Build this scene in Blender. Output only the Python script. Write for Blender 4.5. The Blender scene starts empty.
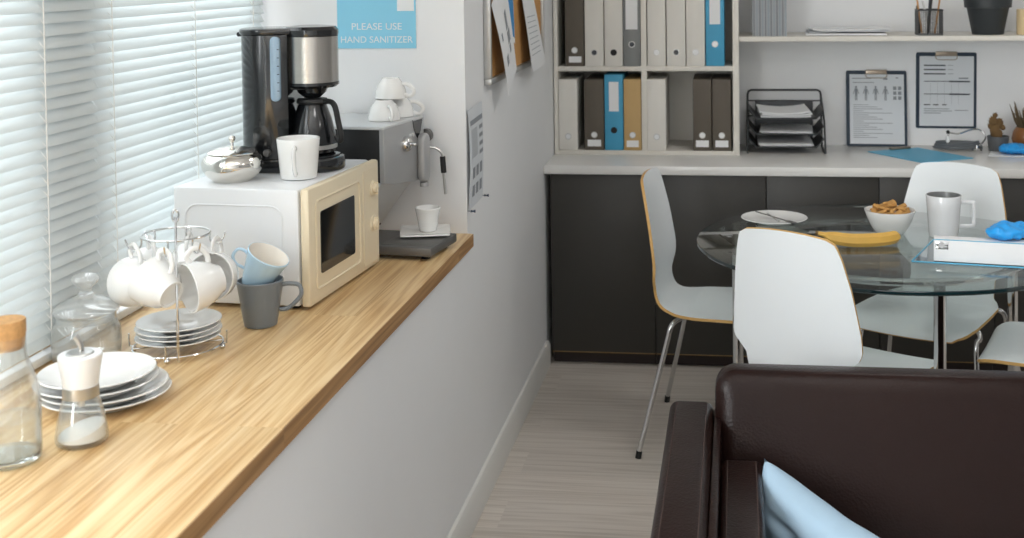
import bpy, bmesh, math, random
from mathutils import Vector, Matrix
random.seed(7)
PI = math.pi
SC = bpy.context.scene
COL = SC.collection

# ------------------------------------------------------------------ materials
def S(r, g, b):
    f = lambda c: (c/255/12.92) if c/255 <= .04045 else ((c/255+.055)/1.055)**2.4
    return (f(r), f(g), f(b), 1)

def new_mat(name):
    m = bpy.data.materials.new(name); m.use_nodes = True
    nt = m.node_tree
    return m, nt, nt.nodes['Principled BSDF']

def M(name, col, rough=.5, metal=0, var=.04, scale=12, bump=0, bscale=200, spec=.5, coat=0, aniso=None):
    """procedural material: base colour with a slight noise variation, optional bump"""
    m, nt, b = new_mat(name)
    N = nt.nodes; L = nt.links
    tc = N.new('ShaderNodeTexCoord')
    no = N.new('ShaderNodeTexNoise'); no.inputs['Scale'].default_value = scale; no.inputs['Detail'].default_value = 4
    src = tc.outputs['Object']
    if aniso:
        mp = N.new('ShaderNodeMapping'); mp.inputs['Scale'].default_value = aniso
        L.new(src, mp.inputs['Vector']); src = mp.outputs['Vector']
    L.new(src, no.inputs['Vector'])
    mx = N.new('ShaderNodeMix'); mx.data_type = 'RGBA'
    mx.inputs['A'].default_value = tuple(c*(1-var) for c in col[:3]) + (1,)
    mx.inputs['B'].default_value = tuple(min(1, c*(1+var)) for c in col[:3]) + (1,)
    L.new(no.outputs['Fac'], mx.inputs['Factor'])
    L.new(mx.outputs['Result'], b.inputs['Base Color'])
    b.inputs['Roughness'].default_value = rough
    b.inputs['Metallic'].default_value = metal
    b.inputs['Specular IOR Level'].default_value = spec
    if coat:
        b.inputs['Coat Weight'].default_value = coat; b.inputs['Coat Roughness'].default_value = .05
    if bump:
        n2 = N.new('ShaderNodeTexNoise'); n2.inputs['Scale'].default_value = bscale; n2.inputs['Detail'].default_value = 3
        L.new(tc.outputs['Object'], n2.inputs['Vector'])
        bp = N.new('ShaderNodeBump'); bp.inputs['Strength'].default_value = bump; bp.inputs['Distance'].default_value = .002
        L.new(n2.outputs['Fac'], bp.inputs['Height']); L.new(bp.outputs['Normal'], b.inputs['Normal'])
    return m

def glass_mat(name, tint=(1, 1, 1), base=.045, rough=.02, power=5.0, edge=.95, body=0):
    """thin clear glass: see-through face on, mirror-like at grazing angles"""
    m, nt, b = new_mat(name)
    N = nt.nodes; L = nt.links; N.remove(b)
    out = N['Material Output']
    tr = N.new('ShaderNodeBsdfTransparent'); tr.inputs['Color'].default_value = tint + (1,)
    gl = N.new('ShaderNodeBsdfGlossy'); gl.inputs['Roughness'].default_value = rough
    no = N.new('ShaderNodeTexNoise'); no.inputs['Scale'].default_value = 3
    lw = N.new('ShaderNodeLayerWeight'); lw.inputs['Blend'].default_value = .5
    pw = N.new('ShaderNodeMath'); pw.operation = 'POWER'; pw.inputs[1].default_value = power
    L.new(lw.outputs['Facing'], pw.inputs[0])
    ma = N.new('ShaderNodeMath'); ma.operation = 'MULTIPLY_ADD'
    L.new(pw.outputs[0], ma.inputs[0]); ma.inputs[1].default_value = edge-base; ma.inputs[2].default_value = base
    mx = N.new('ShaderNodeMixShader')
    L.new(ma.outputs[0], mx.inputs[0]); L.new(tr.outputs[0], mx.inputs[1]); L.new(gl.outputs[0], mx.inputs[2])
    res = mx
    if body:
        df = N.new('ShaderNodeBsdfDiffuse'); df.inputs['Color'].default_value = (.85, .87, .87, 1)
        m2 = N.new('ShaderNodeMixShader'); m2.inputs[0].default_value = body
        L.new(mx.outputs[0], m2.inputs[1]); L.new(df.outputs[0], m2.inputs[2]); res = m2
    L.new(res.outputs[0], out.inputs['Surface'])
    return m

def wood_mat(name, c1, c2, c3, axis='y', rough=.42, plank=.1, board_len=.9):
    """long grain along one axis, built from staves of slightly different tone"""
    m, nt, b = new_mat(name)
    N = nt.nodes; L = nt.links
    tc = N.new('ShaderNodeTexCoord')
    mp = N.new('ShaderNodeMapping')
    if axis == 'y': mp.inputs['Rotation'].default_value = (0, 0, PI/2)
    L.new(tc.outputs['Object'], mp.inputs['Vector'])
    br = N.new('ShaderNodeTexBrick')
    br.inputs['Scale'].default_value = 1; br.inputs['Brick Width'].default_value = board_len; br.inputs['Row Height'].default_value = plank
    br.inputs['Mortar Size'].default_value = .0006; br.inputs['Mortar Smooth'].default_value = .3
    br.inputs['Color1'].default_value = (0, 0, 0, 1); br.inputs['Color2'].default_value = (1, 1, 1, 1); br.inputs['Mortar'].default_value = (.4, .4, .4, 1)
    L.new(mp.outputs['Vector'], br.inputs['Vector'])
    # offset the grain per board
    ad = N.new('ShaderNodeVectorMath'); ad.operation = 'ADD'
    sc = N.new('ShaderNodeVectorMath'); sc.operation = 'SCALE'; sc.inputs['Scale'].default_value = 3.7
    L.new(br.outputs['Color'], sc.inputs[0]); L.new(mp.outputs['Vector'], ad.inputs[0]); L.new(sc.outputs[0], ad.inputs[1])
    m2 = N.new('ShaderNodeMapping'); m2.inputs['Scale'].default_value = (.55, 12, 12)
    L.new(ad.outputs[0], m2.inputs['Vector'])
    n1 = N.new('ShaderNodeTexNoise'); n1.inputs['Scale'].default_value = .8; n1.inputs['Detail'].default_value = 2; n1.inputs['Distortion'].default_value = .35
    L.new(m2.outputs['Vector'], n1.inputs['Vector'])
    sn = N.new('ShaderNodeMath'); sn.operation = 'MULTIPLY'; sn.inputs[1].default_value = 85
    L.new(n1.outputs['Fac'], sn.inputs[0])
    s2 = N.new('ShaderNodeMath'); s2.operation = 'SINE'; L.new(sn.outputs[0], s2.inputs[0])
    n3 = N.new('ShaderNodeTexNoise'); n3.inputs['Scale'].default_value = 4; n3.inputs['Detail'].default_value = 5
    L.new(m2.outputs['Vector'], n3.inputs['Vector'])
    mm = N.new('ShaderNodeMath'); mm.operation = 'MULTIPLY_ADD'; mm.inputs[1].default_value = .13
    m4 = N.new('ShaderNodeMapping'); m4.inputs['Scale'].default_value = (1.6, 95, 95)
    L.new(ad.outputs[0], m4.inputs['Vector'])
    n4 = N.new('ShaderNodeTexNoise'); n4.inputs['Scale'].default_value = 2.2; n4.inputs['Detail'].default_value = 3
    L.new(m4.outputs['Vector'], n4.inputs['Vector'])
    m5 = N.new('ShaderNodeMath'); m5.operation = 'MULTIPLY_ADD'; m5.inputs[1].default_value = .75; m5.inputs[2].default_value = -.375
    L.new(n4.outputs['Fac'], m5.inputs[0])
    m6 = N.new('ShaderNodeMath'); m6.operation = 'ADD'; L.new(m5.outputs[0], m6.inputs[0]); L.new(n3.outputs['Fac'], m6.inputs[1])
    L.new(s2.outputs[0], mm.inputs[0]); L.new(m6.outputs[0], mm.inputs[2])
    rp = N.new('ShaderNodeValToRGB')
    rp.color_ramp.elements[0].position = .2; rp.color_ramp.elements[0].color = c3
    rp.color_ramp.elements[1].position = .78; rp.color_ramp.elements[1].color = c1
    e = rp.color_ramp.elements.new(.5); e.color = c2
    L.new(mm.outputs[0], rp.inputs['Fac'])
    hs = N.new('ShaderNodeHueSaturation')
    va = N.new('ShaderNodeMath'); va.operation = 'MULTIPLY_ADD'; va.inputs[1].default_value = .14; va.inputs[2].default_value = .93
    L.new(br.outputs['Color'], va.inputs[0]); L.new(va.outputs[0], hs.inputs['Value'])
    L.new(rp.outputs['Color'], hs.inputs['Color']); L.new(hs.outputs['Color'], b.inputs['Base Color'])
    b.inputs['Roughness'].default_value = rough
    return m

def leather_mat(name, col):
    m, nt, b = new_mat(name)
    N = nt.nodes; L = nt.links
    tc = N.new('ShaderNodeTexCoord')
    vo = N.new('ShaderNodeTexVoronoi'); vo.inputs['Scale'].default_value = 170
    no = N.new('ShaderNodeTexNoise'); no.inputs['Scale'].default_value = 9; no.inputs['Detail'].default_value = 6
    n2 = N.new('ShaderNodeTexNoise'); n2.inputs['Scale'].default_value = 2.5; n2.inputs['Detail'].default_value = 3
    for n in (vo, no, n2): L.new(tc.outputs['Object'], n.inputs['Vector'])
    ma = N.new('ShaderNodeMath'); ma.operation = 'MULTIPLY_ADD'; ma.inputs[1].default_value = .25
    L.new(vo.outputs['Distance'], ma.inputs[0]); L.new(no.outputs['Fac'], ma.inputs[2])
    bp = N.new('ShaderNodeBump'); bp.inputs['Strength'].default_value = .28; bp.inputs['Distance'].default_value = .006
    L.new(ma.outputs[0], bp.inputs['Height']); L.new(bp.outputs['Normal'], b.inputs['Normal'])
    mx = N.new('ShaderNodeMix'); mx.data_type = 'RGBA'
    mx.inputs['A'].default_value = tuple(c*.75 for c in col[:3])+(1,); mx.inputs['B'].default_value = tuple(c*1.25 for c in col[:3])+(1,)
    L.new(n2.outputs['Fac'], mx.inputs['Factor']); L.new(mx.outputs['Result'], b.inputs['Base Color'])
    b.inputs['Roughness'].default_value = .3; b.inputs['Specular IOR Level'].default_value = .17
    return m

def blind_mat(name, col, trans):
    m, nt, b = new_mat(name)
    N = nt.nodes; L = nt.links; N.remove(b)
    tc = N.new('ShaderNodeTexCoord'); no = N.new('ShaderNodeTexNoise'); no.inputs['Scale'].default_value = 4
    L.new(tc.outputs['Object'], no.inputs['Vector'])
    mx = N.new('ShaderNodeMix'); mx.data_type = 'RGBA'
    mx.inputs['A'].default_value = tuple(c*.97 for c in col[:3])+(1,); mx.inputs['B'].default_value = col
    L.new(no.outputs['Fac'], mx.inputs['Factor'])
    df = N.new('ShaderNodeBsdfDiffuse'); tl = N.new('ShaderNodeBsdfTranslucent'); gl = N.new('ShaderNodeBsdfGlossy')
    gl.inputs['Roughness'].default_value = .35
    L.new(mx.outputs['Result'], df.inputs['Color']); L.new(mx.outputs['Result'], tl.inputs['Color'])
    s1 = N.new('ShaderNodeMixShader'); s1.inputs[0].default_value = trans
    s2 = N.new('ShaderNodeMixShader'); s2.inputs[0].default_value = .05
    L.new(df.outputs[0], s1.inputs[1]); L.new(tl.outputs[0], s1.inputs[2])
    L.new(s1.outputs[0], s2.inputs[1]); L.new(gl.outputs[0], s2.inputs[2])
    L.new(s2.outputs[0], N['Material Output'].inputs['Surface'])
    return m

mt = {}
mt['paint'] = M('wall_paint', S(236, 237, 238), .65, var=.01, bump=.05, bscale=350)
mt['low_bounce_grey'] = M('wall_low_bounce_grey', S(150, 150, 150), .7, var=.02)
mt['ceil'] = M('ceiling_paint', S(240, 240, 240), .8, var=.01)
mt['trim'] = M('trim_paint', S(225, 224, 220), .4, var=.01)
mt['sill'] = wood_mat('oak_staves', S(238, 209, 162), S(226, 191, 138), S(198, 154, 99), 'y', .36, .105, 1.3)
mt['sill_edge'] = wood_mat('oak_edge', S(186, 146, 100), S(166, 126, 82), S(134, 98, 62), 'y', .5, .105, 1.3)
mt['floor'] = wood_mat('pale_floorboards', S(214, 206, 197), S(207, 198, 189), S(190, 180, 170), 'x', .42, .19, 1.4)
mt['blind'] = blind_mat('blind_slat_white', S(238, 242, 242), .38)
mt['plastic_w'] = M('white_plastic', S(238, 240, 241), .3, var=.01)
mt['cord'] = M('cord_white', S(238, 236, 232), .7)
mt['mw_white'] = M('enamel_white', S(232, 234, 236), .28, var=.01)
mt['mw_cream'] = M('cream_plastic', S(233, 219, 190), .3, var=.02)
mt['black_gloss'] = M('black_gloss', S(22, 24, 27), .12, var=.05, spec=.6, coat=.3)
mt['black_matte'] = M('black_matte', S(26, 27, 28), .5, var=.05)
mt['dark_glass'] = M('dark_window_glass', S(22, 24, 26), .06, var=.02, spec=.7)
mt['steel'] = M('brushed_steel', S(190, 186, 180), .27, 1, var=.1, scale=6, aniso=(1, 1, 60))
mt['steel_v'] = M('satin_steel', S(196, 196, 194), .32, 1, var=.05)
mt['silver'] = M('silver_polish', S(225, 222, 216), .06, 1, var=.03)
mt['chrome'] = M('chrome', S(210, 210, 210), .1, 1, var=.02)
mt['machine'] = M('machine_silver_plastic', S(176, 177, 178), .35, .35, var=.02)
mt['machine_lt'] = M('machine_light_grey', S(205, 207, 208), .4, .1, var=.02)
mt['dark_grey'] = M('dark_grey_metal', S(104, 103, 101), .4, .3, var=.05)
mt['ceramic'] = M('white_ceramic', S(240, 240, 238), .12, var=.01, coat=.3)
mt['ceramic_g'] = M('grey_ceramic', S(119, 126, 132), .3, var=.03)
mt['ceramic_in'] = M('mug_inner_grey', S(120, 122, 122), .3)
mt['ceramic_pg'] = M('pale_grey_ceramic', S(226, 227, 228), .14, var=.01, coat=.2)
mt['blue_china'] = M('pale_blue_ceramic', S(186, 217, 238), .2, var=.02, coat=.2)
mt['cream_china'] = M('ivory_ceramic', S(240, 234, 224), .2, var=.01)
mt['glass'] = glass_mat('clear_glass', (.98, .99, .99), .07, .02, 2.4, .85, .05)
mt['glass_lid'] = glass_mat('pressed_glass', (.98, .99, .99), .10, .03, 2.0, .85, .16)
mt['glass_solid'] = M('glass_base', S(235, 243, 243), .03)
mt['glass_solid'].node_tree.nodes['Principled BSDF'].inputs['Transmission Weight'].default_value = 1
mt['glass_solid'].node_tree.nodes['Principled BSDF'].inputs['IOR'].default_value = 1.45
mt['water'] = glass_mat('water', (.97, .985, .985), .06, .01, 3.0, .75)
mt['pane'] = glass_mat('window_pane', (.98, .99, .99), .04)
mt['table_glass'] = glass_mat('table_glass', (.87, .915, .905), .05, .015, 4.2, 1.0)
mt['table_edge'] = M('table_glass_edge', S(20, 42, 46), .08, var=.02, spec=.8)
mt['cork'] = M('cork', S(196, 152, 100), .85, var=.3, scale=140, bump=.3, bscale=160)
mt['corkboard'] = M('cork_board', S(198, 148, 88), .9, var=.2, scale=160)
mt['sugar'] = M('white_sugar', S(245, 243, 238), .9, bump=.5, bscale=900)
mt['poster'] = M('poster_blue', S(142, 210, 236), .6, var=.02)
mt['paper'] = M('paper', S(236, 237, 238), .75, var=.01)
mt['paper_g'] = M('paper_printed', S(214, 218, 222), .75, var=.03)
mt['ink'] = M('ink_grey', S(140, 145, 150), .7)
mt['ink_dark'] = M('ink_dark', S(66, 70, 76), .7)
mt['ink_blue'] = M('ink_blue', S(52, 138, 198), .7)
mt['alu'] = M('aluminium', S(200, 200, 198), .3, .9, var=.03)
mt['case'] = M('bookcase_laminate', S(226, 222, 213), .5, var=.01)
mt['b_white'] = M('binder_white', S(226, 223, 216), .6, var=.02)
mt['b_brown'] = M('binder_brown', S(92, 84, 74), .6, var=.04)
mt['b_grey'] = M('binder_grey', S(128, 131, 131), .55, var=.03)
mt['b_blue'] = M('binder_blue', S(72, 160, 198), .5, var=.03)
mt['b_tan'] = M('binder_tan', S(196, 164, 112), .65, var=.06)
mt['hole'] = M('finger_hole_dark', S(20, 20, 20), .6)
mt['counter'] = M('white_laminate', S(229, 228, 225), .22, var=.01)
mt['cabinet'] = M('cabinet_anthracite', S(52, 50, 46), .45, var=.04)
mt['kick'] = M('plinth_dark', S(45, 34, 32), .6)
mt['cab_edge'] = M('door_strip_tan', S(138, 110, 66), .5)
mt['mesh_dark'] = M('wire_mesh_dark', S(66, 68, 69), .4, .5, var=.1, scale=300)
mt['mesh_mid'] = M('wire_mesh_grey', S(112, 114, 115), .4, .5, var=.1, scale=300)
mt['navy'] = M('clipboard_navy', S(26, 46, 64), .5, var=.05)
mt['folder_blue'] = M('folder_blue', S(86, 174, 210), .45, var=.03)
mt['clip'] = M('clip_bronze', S(150, 138, 124), .3, .8)
mt['pot_grey'] = M('pot_grey', S(86, 88, 90), .6, var=.08)
mt['pot_dark'] = M('pot_charcoal', S(44, 49, 52), .5, var=.05)
mt['pot_amber'] = M('pot_amber', S(140, 92, 52), .25, var=.15)
mt['cactus'] = M('cactus_brown', S(112, 86, 52), .85, var=.25, scale=60)
mt['cactus2'] = M('dry_plant', S(98, 82, 58), .85, var=.25, scale=60)
mt['soil'] = M('soil', S(60, 48, 38), .95, var=.3, scale=90)
mt['candle'] = M('beige_wax', S(232, 208, 164), .5)
mt['steth'] = M('stethoscope_grey', S(92, 97, 101), .45, var=.05)
mt['nitrile'] = M('blue_nitrile', S(38, 160, 236), .38, var=.06, scale=50)
mt['pencil'] = M('pencil_wood', S(190, 140, 84), .6)
mt['snack'] = M('rye_snack', S(196, 148, 84), .85, var=.25, scale=120, bump=.5, bscale=250)
mt['banana'] = M('banana_skin', S(222, 176, 84), .5, var=.16, scale=22)
mt['banana_tip'] = M('banana_tip', S(104, 80, 44), .7, var=.2)
mt['chair'] = M('chair_white_laminate', S(234, 238, 240), .33, var=.01)
mt['birch'] = M('birch_ply_edge', S(205, 163, 98), .55, var=.15, scale=40)
mt['rubber'] = M('rubber_black', S(24, 24, 24), .7)
mt['leather'] = leather_mat('brown_leather', S(33, 19, 16))
mt['thread'] = M('leather_thread', S(66, 48, 43), .7)
mt['pillow'] = M('pillow_blue_cotton', S(164, 190, 210), .85, var=.05, scale=30, bump=.25, bscale=500)
mt['pin'] = M('pin_blue', S(42, 62, 84), .4)
mt['gauge'] = M('water_gauge', S(152, 176, 196), .15, var=.1, scale=30)
mt['gauge_mark'] = M('gauge_mark', S(40, 48, 56), .5)
mt['fill_lamp'] = M('fill_panel_housing', S(235, 235, 235), .5)
mt['mags_d'] = M('magazine_edge_dark', S(142, 146, 150), .6, var=.1)
mt['mags'] = M('magazine_edge', S(178, 182, 186), .6, var=.1)
mt['mags_b'] = M('magazine_edge_blue', S(162, 172, 180), .6, var=.1)
mt['folder_dark'] = M('glossy_folder', S(120, 134, 142), .06, var=.05, spec=.8, coat=.6)

# ------------------------------------------------------------------ mesh builder
class MB:
    def __init__(s): s.bm = bmesh.new(); s.mi = 0
    def _merge(s, b2, T=None):
        if T is not None: bmesh.ops.transform(b2, matrix=T, verts=b2.verts)
        me = bpy.data.meshes.new('tmp'); b2.to_mesh(me); b2.free()
        n0 = len(s.bm.faces); s.bm.from_mesh(me); bpy.data.meshes.remove(me)
        s.bm.faces.ensure_lookup_table()
        for f in s.bm.faces[n0:]: f.material_index = s.mi
        return s
    def box(s, x0, x1, y0, y1, z0, z1, bev=0, seg=2, T=None):
        b = bmesh.new()
        bmesh.ops.create_cube(b, size=1)
        for v in b.verts:
            v.co = Vector(((x0+x1)/2+v.co.x*(x1-x0), (y0+y1)/2+v.co.y*(y1-y0), (z0+z1)/2+v.co.z*(z1-z0)))
        if bev: bmesh.ops.bevel(b, geom=b.edges[:], offset=bev, segments=seg, profile=.5, affect='EDGES')
        return s._merge(b, T)
    def lathe(s, prof, seg=40, T=None, sx=1, sy=1):
        b = bmesh.new(); rings = []
        for r, z in prof:
            if r < 1e-6: rings.append([b.verts.new((0, 0, z))])
            else: rings.append([b.verts.new((r*sx*math.cos(2*PI*i/seg), r*sy*math.sin(2*PI*i/seg), z)) for i in range(seg)])
        for a, c in zip(rings, rings[1:]):
            for i in range(seg):
                j = (i+1) % seg
                if len(a) == 1 and len(c) == 1: continue
                if len(a) == 1: b.faces.new((a[0], c[i], c[j]))
                elif len(c) == 1: b.faces.new((a[i], a[j], c[0]))
                else: b.faces.new((a[i], a[j], c[j], c[i]))
        bmesh.ops.recalc_face_normals(b, faces=b.faces[:])
        return s._merge(b, T)
    def tube(s, pts, r, seg=10, closed=False, cap=True, T=None, flat=1.0):
        b = bmesh.new(); P = [Vector(p) for p in pts]; n = len(P)
        R = r if isinstance(r, (list, tuple)) else [r]*n
        tang = []
        for i in range(n):
            if closed: t = P[(i+1) % n]-P[i-1]
            else: t = P[min(i+1, n-1)]-P[max(i-1, 0)]
            tang.append(t.normalized())
        up = Vector((0, 0, 1)) if abs(tang[0].z) < .9 else Vector((1, 0, 0))
        nrm = (up - tang[0]*up.dot(tang[0])).normalized(); rings = []
        for i in range(n):
            nrm = (nrm - tang[i]*nrm.dot(tang[i])).normalized(); bi = tang[i].cross(nrm)
            rings.append([b.verts.new(P[i]+nrm*(R[i]*flat*math.cos(2*PI*k/seg))+bi*(R[i]*math.sin(2*PI*k/seg))) for k in range(seg)])
        for i in range(n if closed else n-1):
            a, c = rings[i], rings[(i+1) % n]
            for k in range(seg): b.faces.new((a[k], a[(k+1) % seg], c[(k+1) % seg], c[k]))
        if cap and not closed:
            b.faces.new(rings[0][::-1]); b.faces.new(rings[-1])
        bmesh.ops.recalc_face_normals(b, faces=b.faces[:])
        return s._merge(b, T)
    def prism(s, poly, z0, z1, T=None, bev=0, seg=2):
        b = bmesh.new()
        lo = [b.verts.new((x, y, z0)) for x, y in poly]; hi = [b.verts.new((x, y, z1)) for x, y in poly]
        n = len(poly); b.faces.new(lo[::-1]); b.faces.new(hi)
        for i in range(n): b.faces.new((lo[i], lo[(i+1) % n], hi[(i+1) % n], hi[i]))
        bmesh.ops.recalc_face_normals(b, faces=b.faces[:])
        if bev: bmesh.ops.bevel(b, geom=[e for e in b.edges if abs(e.verts[0].co.z-e.verts[1].co.z) < 1e-6], offset=bev, segments=seg, profile=.5, affect='EDGES')
        return s._merge(b, T)
    def sheet(s, fn, nu, nv, th, T=None, edge_mi=None):
        """closed thin sheet: fn(u,v)->point; th thickness along the surface normal"""
        b = bmesh.new(); A = [[Vector(fn(i/nu, j/nv)) for j in range(nv+1)] for i in range(nu+1)]
        def nor(i, j):
            du = A[min(i+1, nu)][j]-A[max(i-1, 0)][j]; dv = A[i][min(j+1, nv)]-A[i][max(j-1, 0)]
            c = du.cross(dv); return c.normalized() if c.length > 1e-12 else Vector((0, 0, 1))
        F = [[b.verts.new(A[i][j]+nor(i, j)*th/2) for j in range(nv+1)] for i in range(nu+1)]
        B = [[b.verts.new(A[i][j]-nor(i, j)*th/2) for j in range(nv+1)] for i in range(nu+1)]
        for i in range(nu):
            for j in range(nv):
                b.faces.new((F[i][j], F[i+1][j], F[i+1][j+1], F[i][j+1])); b.faces.new((B[i][j], B[i][j+1], B[i+1][j+1], B[i+1][j]))
        ed = []
        for i in range(nu):
            ed.append(b.faces.new((F[i][0], B[i][0], B[i+1][0], F[i+1][0]))); ed.append(b.faces.new((F[i][nv], F[i+1][nv], B[i+1][nv], B[i][nv])))
        for j in range(nv):
            ed.append(b.faces.new((F[0][j], F[0][j+1], B[0][j+1], B[0][j]))); ed.append(b.faces.new((F[nu][j], B[nu][j], B[nu][j+1], F[nu][j+1])))
        if T is not None: bmesh.ops.transform(b, matrix=T, verts=b.verts)
        b.faces.index_update(); eidx = {f.index for f in ed}
        me = bpy.data.meshes.new('tmp'); b.to_mesh(me); b.free()
        n0 = len(s.bm.faces); s.bm.from_mesh(me); bpy.data.meshes.remove(me); s.bm.faces.ensure_lookup_table()
        for k, f in enumerate(s.bm.faces[n0:]): f.material_index = edge_mi if (edge_mi is not None and k in eidx) else s.mi
        return s
    def build(s, name, mat, parent=None, smooth=35, loc=None, rz=0):
        me = bpy.data.meshes.new(name); s.bm.to_mesh(me); s.bm.free()
        for x in (mat if isinstance(mat, (list, tuple)) else [mat]): me.materials.append(mt[x])
        if smooth:
            me.shade_smooth(); me.set_sharp_from_angle(angle=math.radians(smooth))
        o = bpy.data.objects.new(name, me); COL.objects.link(o)
        if parent: o.parent = parent
        if loc: o.location = loc
        if rz: o.rotation_euler = (0, 0, math.radians(rz))
        return o

def tag(o, label, cat, group=None, kind=None):
    o['label'] = label; o['category'] = cat
    if group: o['group'] = group
    if kind: o['kind'] = kind
    return o
def thing(name, label, cat, loc=(0, 0, 0), rz=0, group=None):
    o = bpy.data.objects.new(name, None); o.empty_display_size = .05; COL.objects.link(o)
    o.location = loc; o.rotation_euler = (0, 0, math.radians(rz))
    return tag(o, label, cat, group)
def dup(root, label, loc=None, rz=None, rot=None, group=None):
    def cp(o, p):
        c = o.copy(); COL.objects.link(c); c.parent = p
        for ch in list(o.children): cp(ch, c)
        return c
    r = cp(root, None); r['label'] = label
    if loc is not None: r.location = loc
    if rz is not None: r.rotation_euler = (0, 0, math.radians(rz))
    if rot is not None: r.rotation_euler = rot
    if group: r['group'] = group
    return r
def struct(o, label, cat='structure'):
    o['kind'] = 'structure'; o['label'] = label; o['category'] = cat; return o
def arc(cx, cy, r, a0, a1, n): return [(cx+r*math.cos(math.radians(a0+(a1-a0)*i/n)), cy+r*math.sin(math.radians(a0+(a1-a0)*i/n))) for i in range(n+1)]
def rrect(x0, x1, y0, y1, r, n=5):
    return arc(x1-r, y1-r, r, 0, 90, n)+arc(x0+r, y1-r, r, 90, 180, n)+arc(x0+r, y0+r, r, 180, 270, n)+arc(x1-r, y0+r, r, 270, 360, n)
def smooth_path(P, n=6):
    P = [Vector(p) for p in P]; out = []
    for i in range(len(P)-1):
        a, b, c, d = P[max(i-1, 0)], P[i], P[i+1], P[min(i+2, len(P)-1)]
        for k in range(n):
            t = k/n
            out.append(.5*((2*b)+(c-a)*t+(2*a-5*b+4*c-d)*t*t+(3*b-a-3*c+d)*t**3))
    out.append(P[-1]); return out
# poly in (y,z) extruded along x  /  poly in (x,z) extruded along y
YZ = Matrix(((0, 0, 1, 0), (1, 0, 0, 0), (0, 1, 0, 0), (0, 0, 0, 1)))
XZ = Matrix(((1, 0, 0, 0), (0, 0, -1, 0), (0, 1, 0, 0), (0, 0, 0, 1)))
def text_mesh(txt, w, h, name, mat, parent, loc, rot):
    cu = bpy.data.curves.new('lettering', 'FONT'); cu.body = txt
    t = bpy.data.objects.new('lettering', cu); COL.objects.link(t)
    dg = bpy.context.evaluated_depsgraph_get(); me = bpy.data.meshes.new_from_object(t.evaluated_get(dg))
    bpy.data.objects.remove(t); bpy.data.curves.remove(cu)
    xs = [v.co.x for v in me.vertices]; ys = [v.co.y for v in me.vertices]
    for v in me.vertices:
        v.co = Vector(((v.co.x-min(xs))/(max(xs)-min(xs))*w, (v.co.y-min(ys))/(max(ys)-min(ys))*h, 0))
    me.materials.clear(); me.materials.append(mt[mat])
    o = bpy.data.objects.new(name, me); COL.objects.link(o); o.parent = parent; o.location = loc; o.rotation_euler = rot
    return o

XW = -.779       # right-hand face of the left wall
YP = 3.44        # wall face that ends the window recess
SZ = .85         # window counter top
WZ = .818        # desk-height worktop at the back
YB = 5.12        # bookcase front
YW = 5.45        # back wall
EPS = .0006

# ------------------------------------------------------------------ the room
o = MB().box(-1.62, 4.5, -2.6, 5.6, -.06, 0).build('floor', 'floor'); struct(o, 'pale greyish laminate floor', 'floor')
w = MB()
w.box(-1.62, XW, -2.6, YP, 0, .811)                       # wall below the counter
w.box(-1.62, XW, YP, 5.6, 0, 2.75)                        # wall beside the counter end
w.box(-1.62, -1.42, -2.6, YP, 2.3, 2.75)                  # above the windows
w.box(-1.62, -1.42, 3.38, YP, .811, 2.3)
w.box(-1.62, -1.42, 2.27, 2.45, .811, 2.3)                # between the windows
w.box(-1.62, -1.42, 1.02, 1.17, .811, 2.3)
w.box(-1.62, -1.42, -2.6, -1.6, .811, 2.3)
struct(w.build('wall_left', 'paint', smooth=0), 'white painted left wall with the window recess', 'wall')
struct(MB().box(XW, 4.5, YW, 5.6, 0, 2.75).build('wall_back', 'paint', smooth=0), 'white back wall behind the worktop', 'wall')
struct(MB().box(4.5, 4.6, -2.6, 5.6, 0, 2.75).build('wall_right', 'low_bounce_grey', smooth=0), 'unseen right wall, greyed to cut bounce light', 'wall')  # out of view; grey tone keeps bounce light off the left wall
struct(MB().box(-1.62, 4.6, -2.7, -2.6, 0, 2.75).build('wall_rear', 'paint', smooth=0), 'white rear wall', 'wall')
struct(MB().box(-1.62, 4.6, -2.7, 5.6, 2.75, 2.85).build('ceiling', 'ceil', smooth=0), 'white ceiling', 'ceiling')
b = MB()
b.prism([(0, 0), (.016, 0), (.016, .085), (.009, .098), (0, .1)], -4.86, 2.6, T=Matrix.Translation((XW, 0, 0)) @ XZ)
struct(b.build('baseboard_left', 'trim', smooth=30), 'white baseboard along the left wall', 'baseboard')

for k, (y0, y1) in enumerate(((1.17, 2.27), (2.45, 3.38), (-1.6, 1.02))):
    fr = MB()
    fr.box(-1.50, -1.42, y0, y1, .852, .91, .004); fr.box(-1.50, -1.42, y0, y1, 2.24, 2.30, .004)
    fr.box(-1.50, -1.42, y0, y0+.05, .91, 2.24, .004); fr.box(-1.50, -1.42, y1-.05, y1, .91, 2.24, .004)
    f = fr.build('window_%d' % (k+1), 'plastic_w'); struct(f, 'white window frame behind the blinds', 'window')
    MB().box(-1.468, -1.462, y0+.05, y1-.05, .91, 2.24).build('pane', 'pane', f, smooth=0)

# the long wooden counter under the windows
o = MB().box(-1.415, -.762, -1.2, YP-.001, .812, SZ, .003).build('window_counter', 'sill')
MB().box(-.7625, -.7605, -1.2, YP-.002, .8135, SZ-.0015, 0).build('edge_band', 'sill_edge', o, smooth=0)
tag(o, 'long oak wood counter running along under the windows', 'counter')

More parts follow.
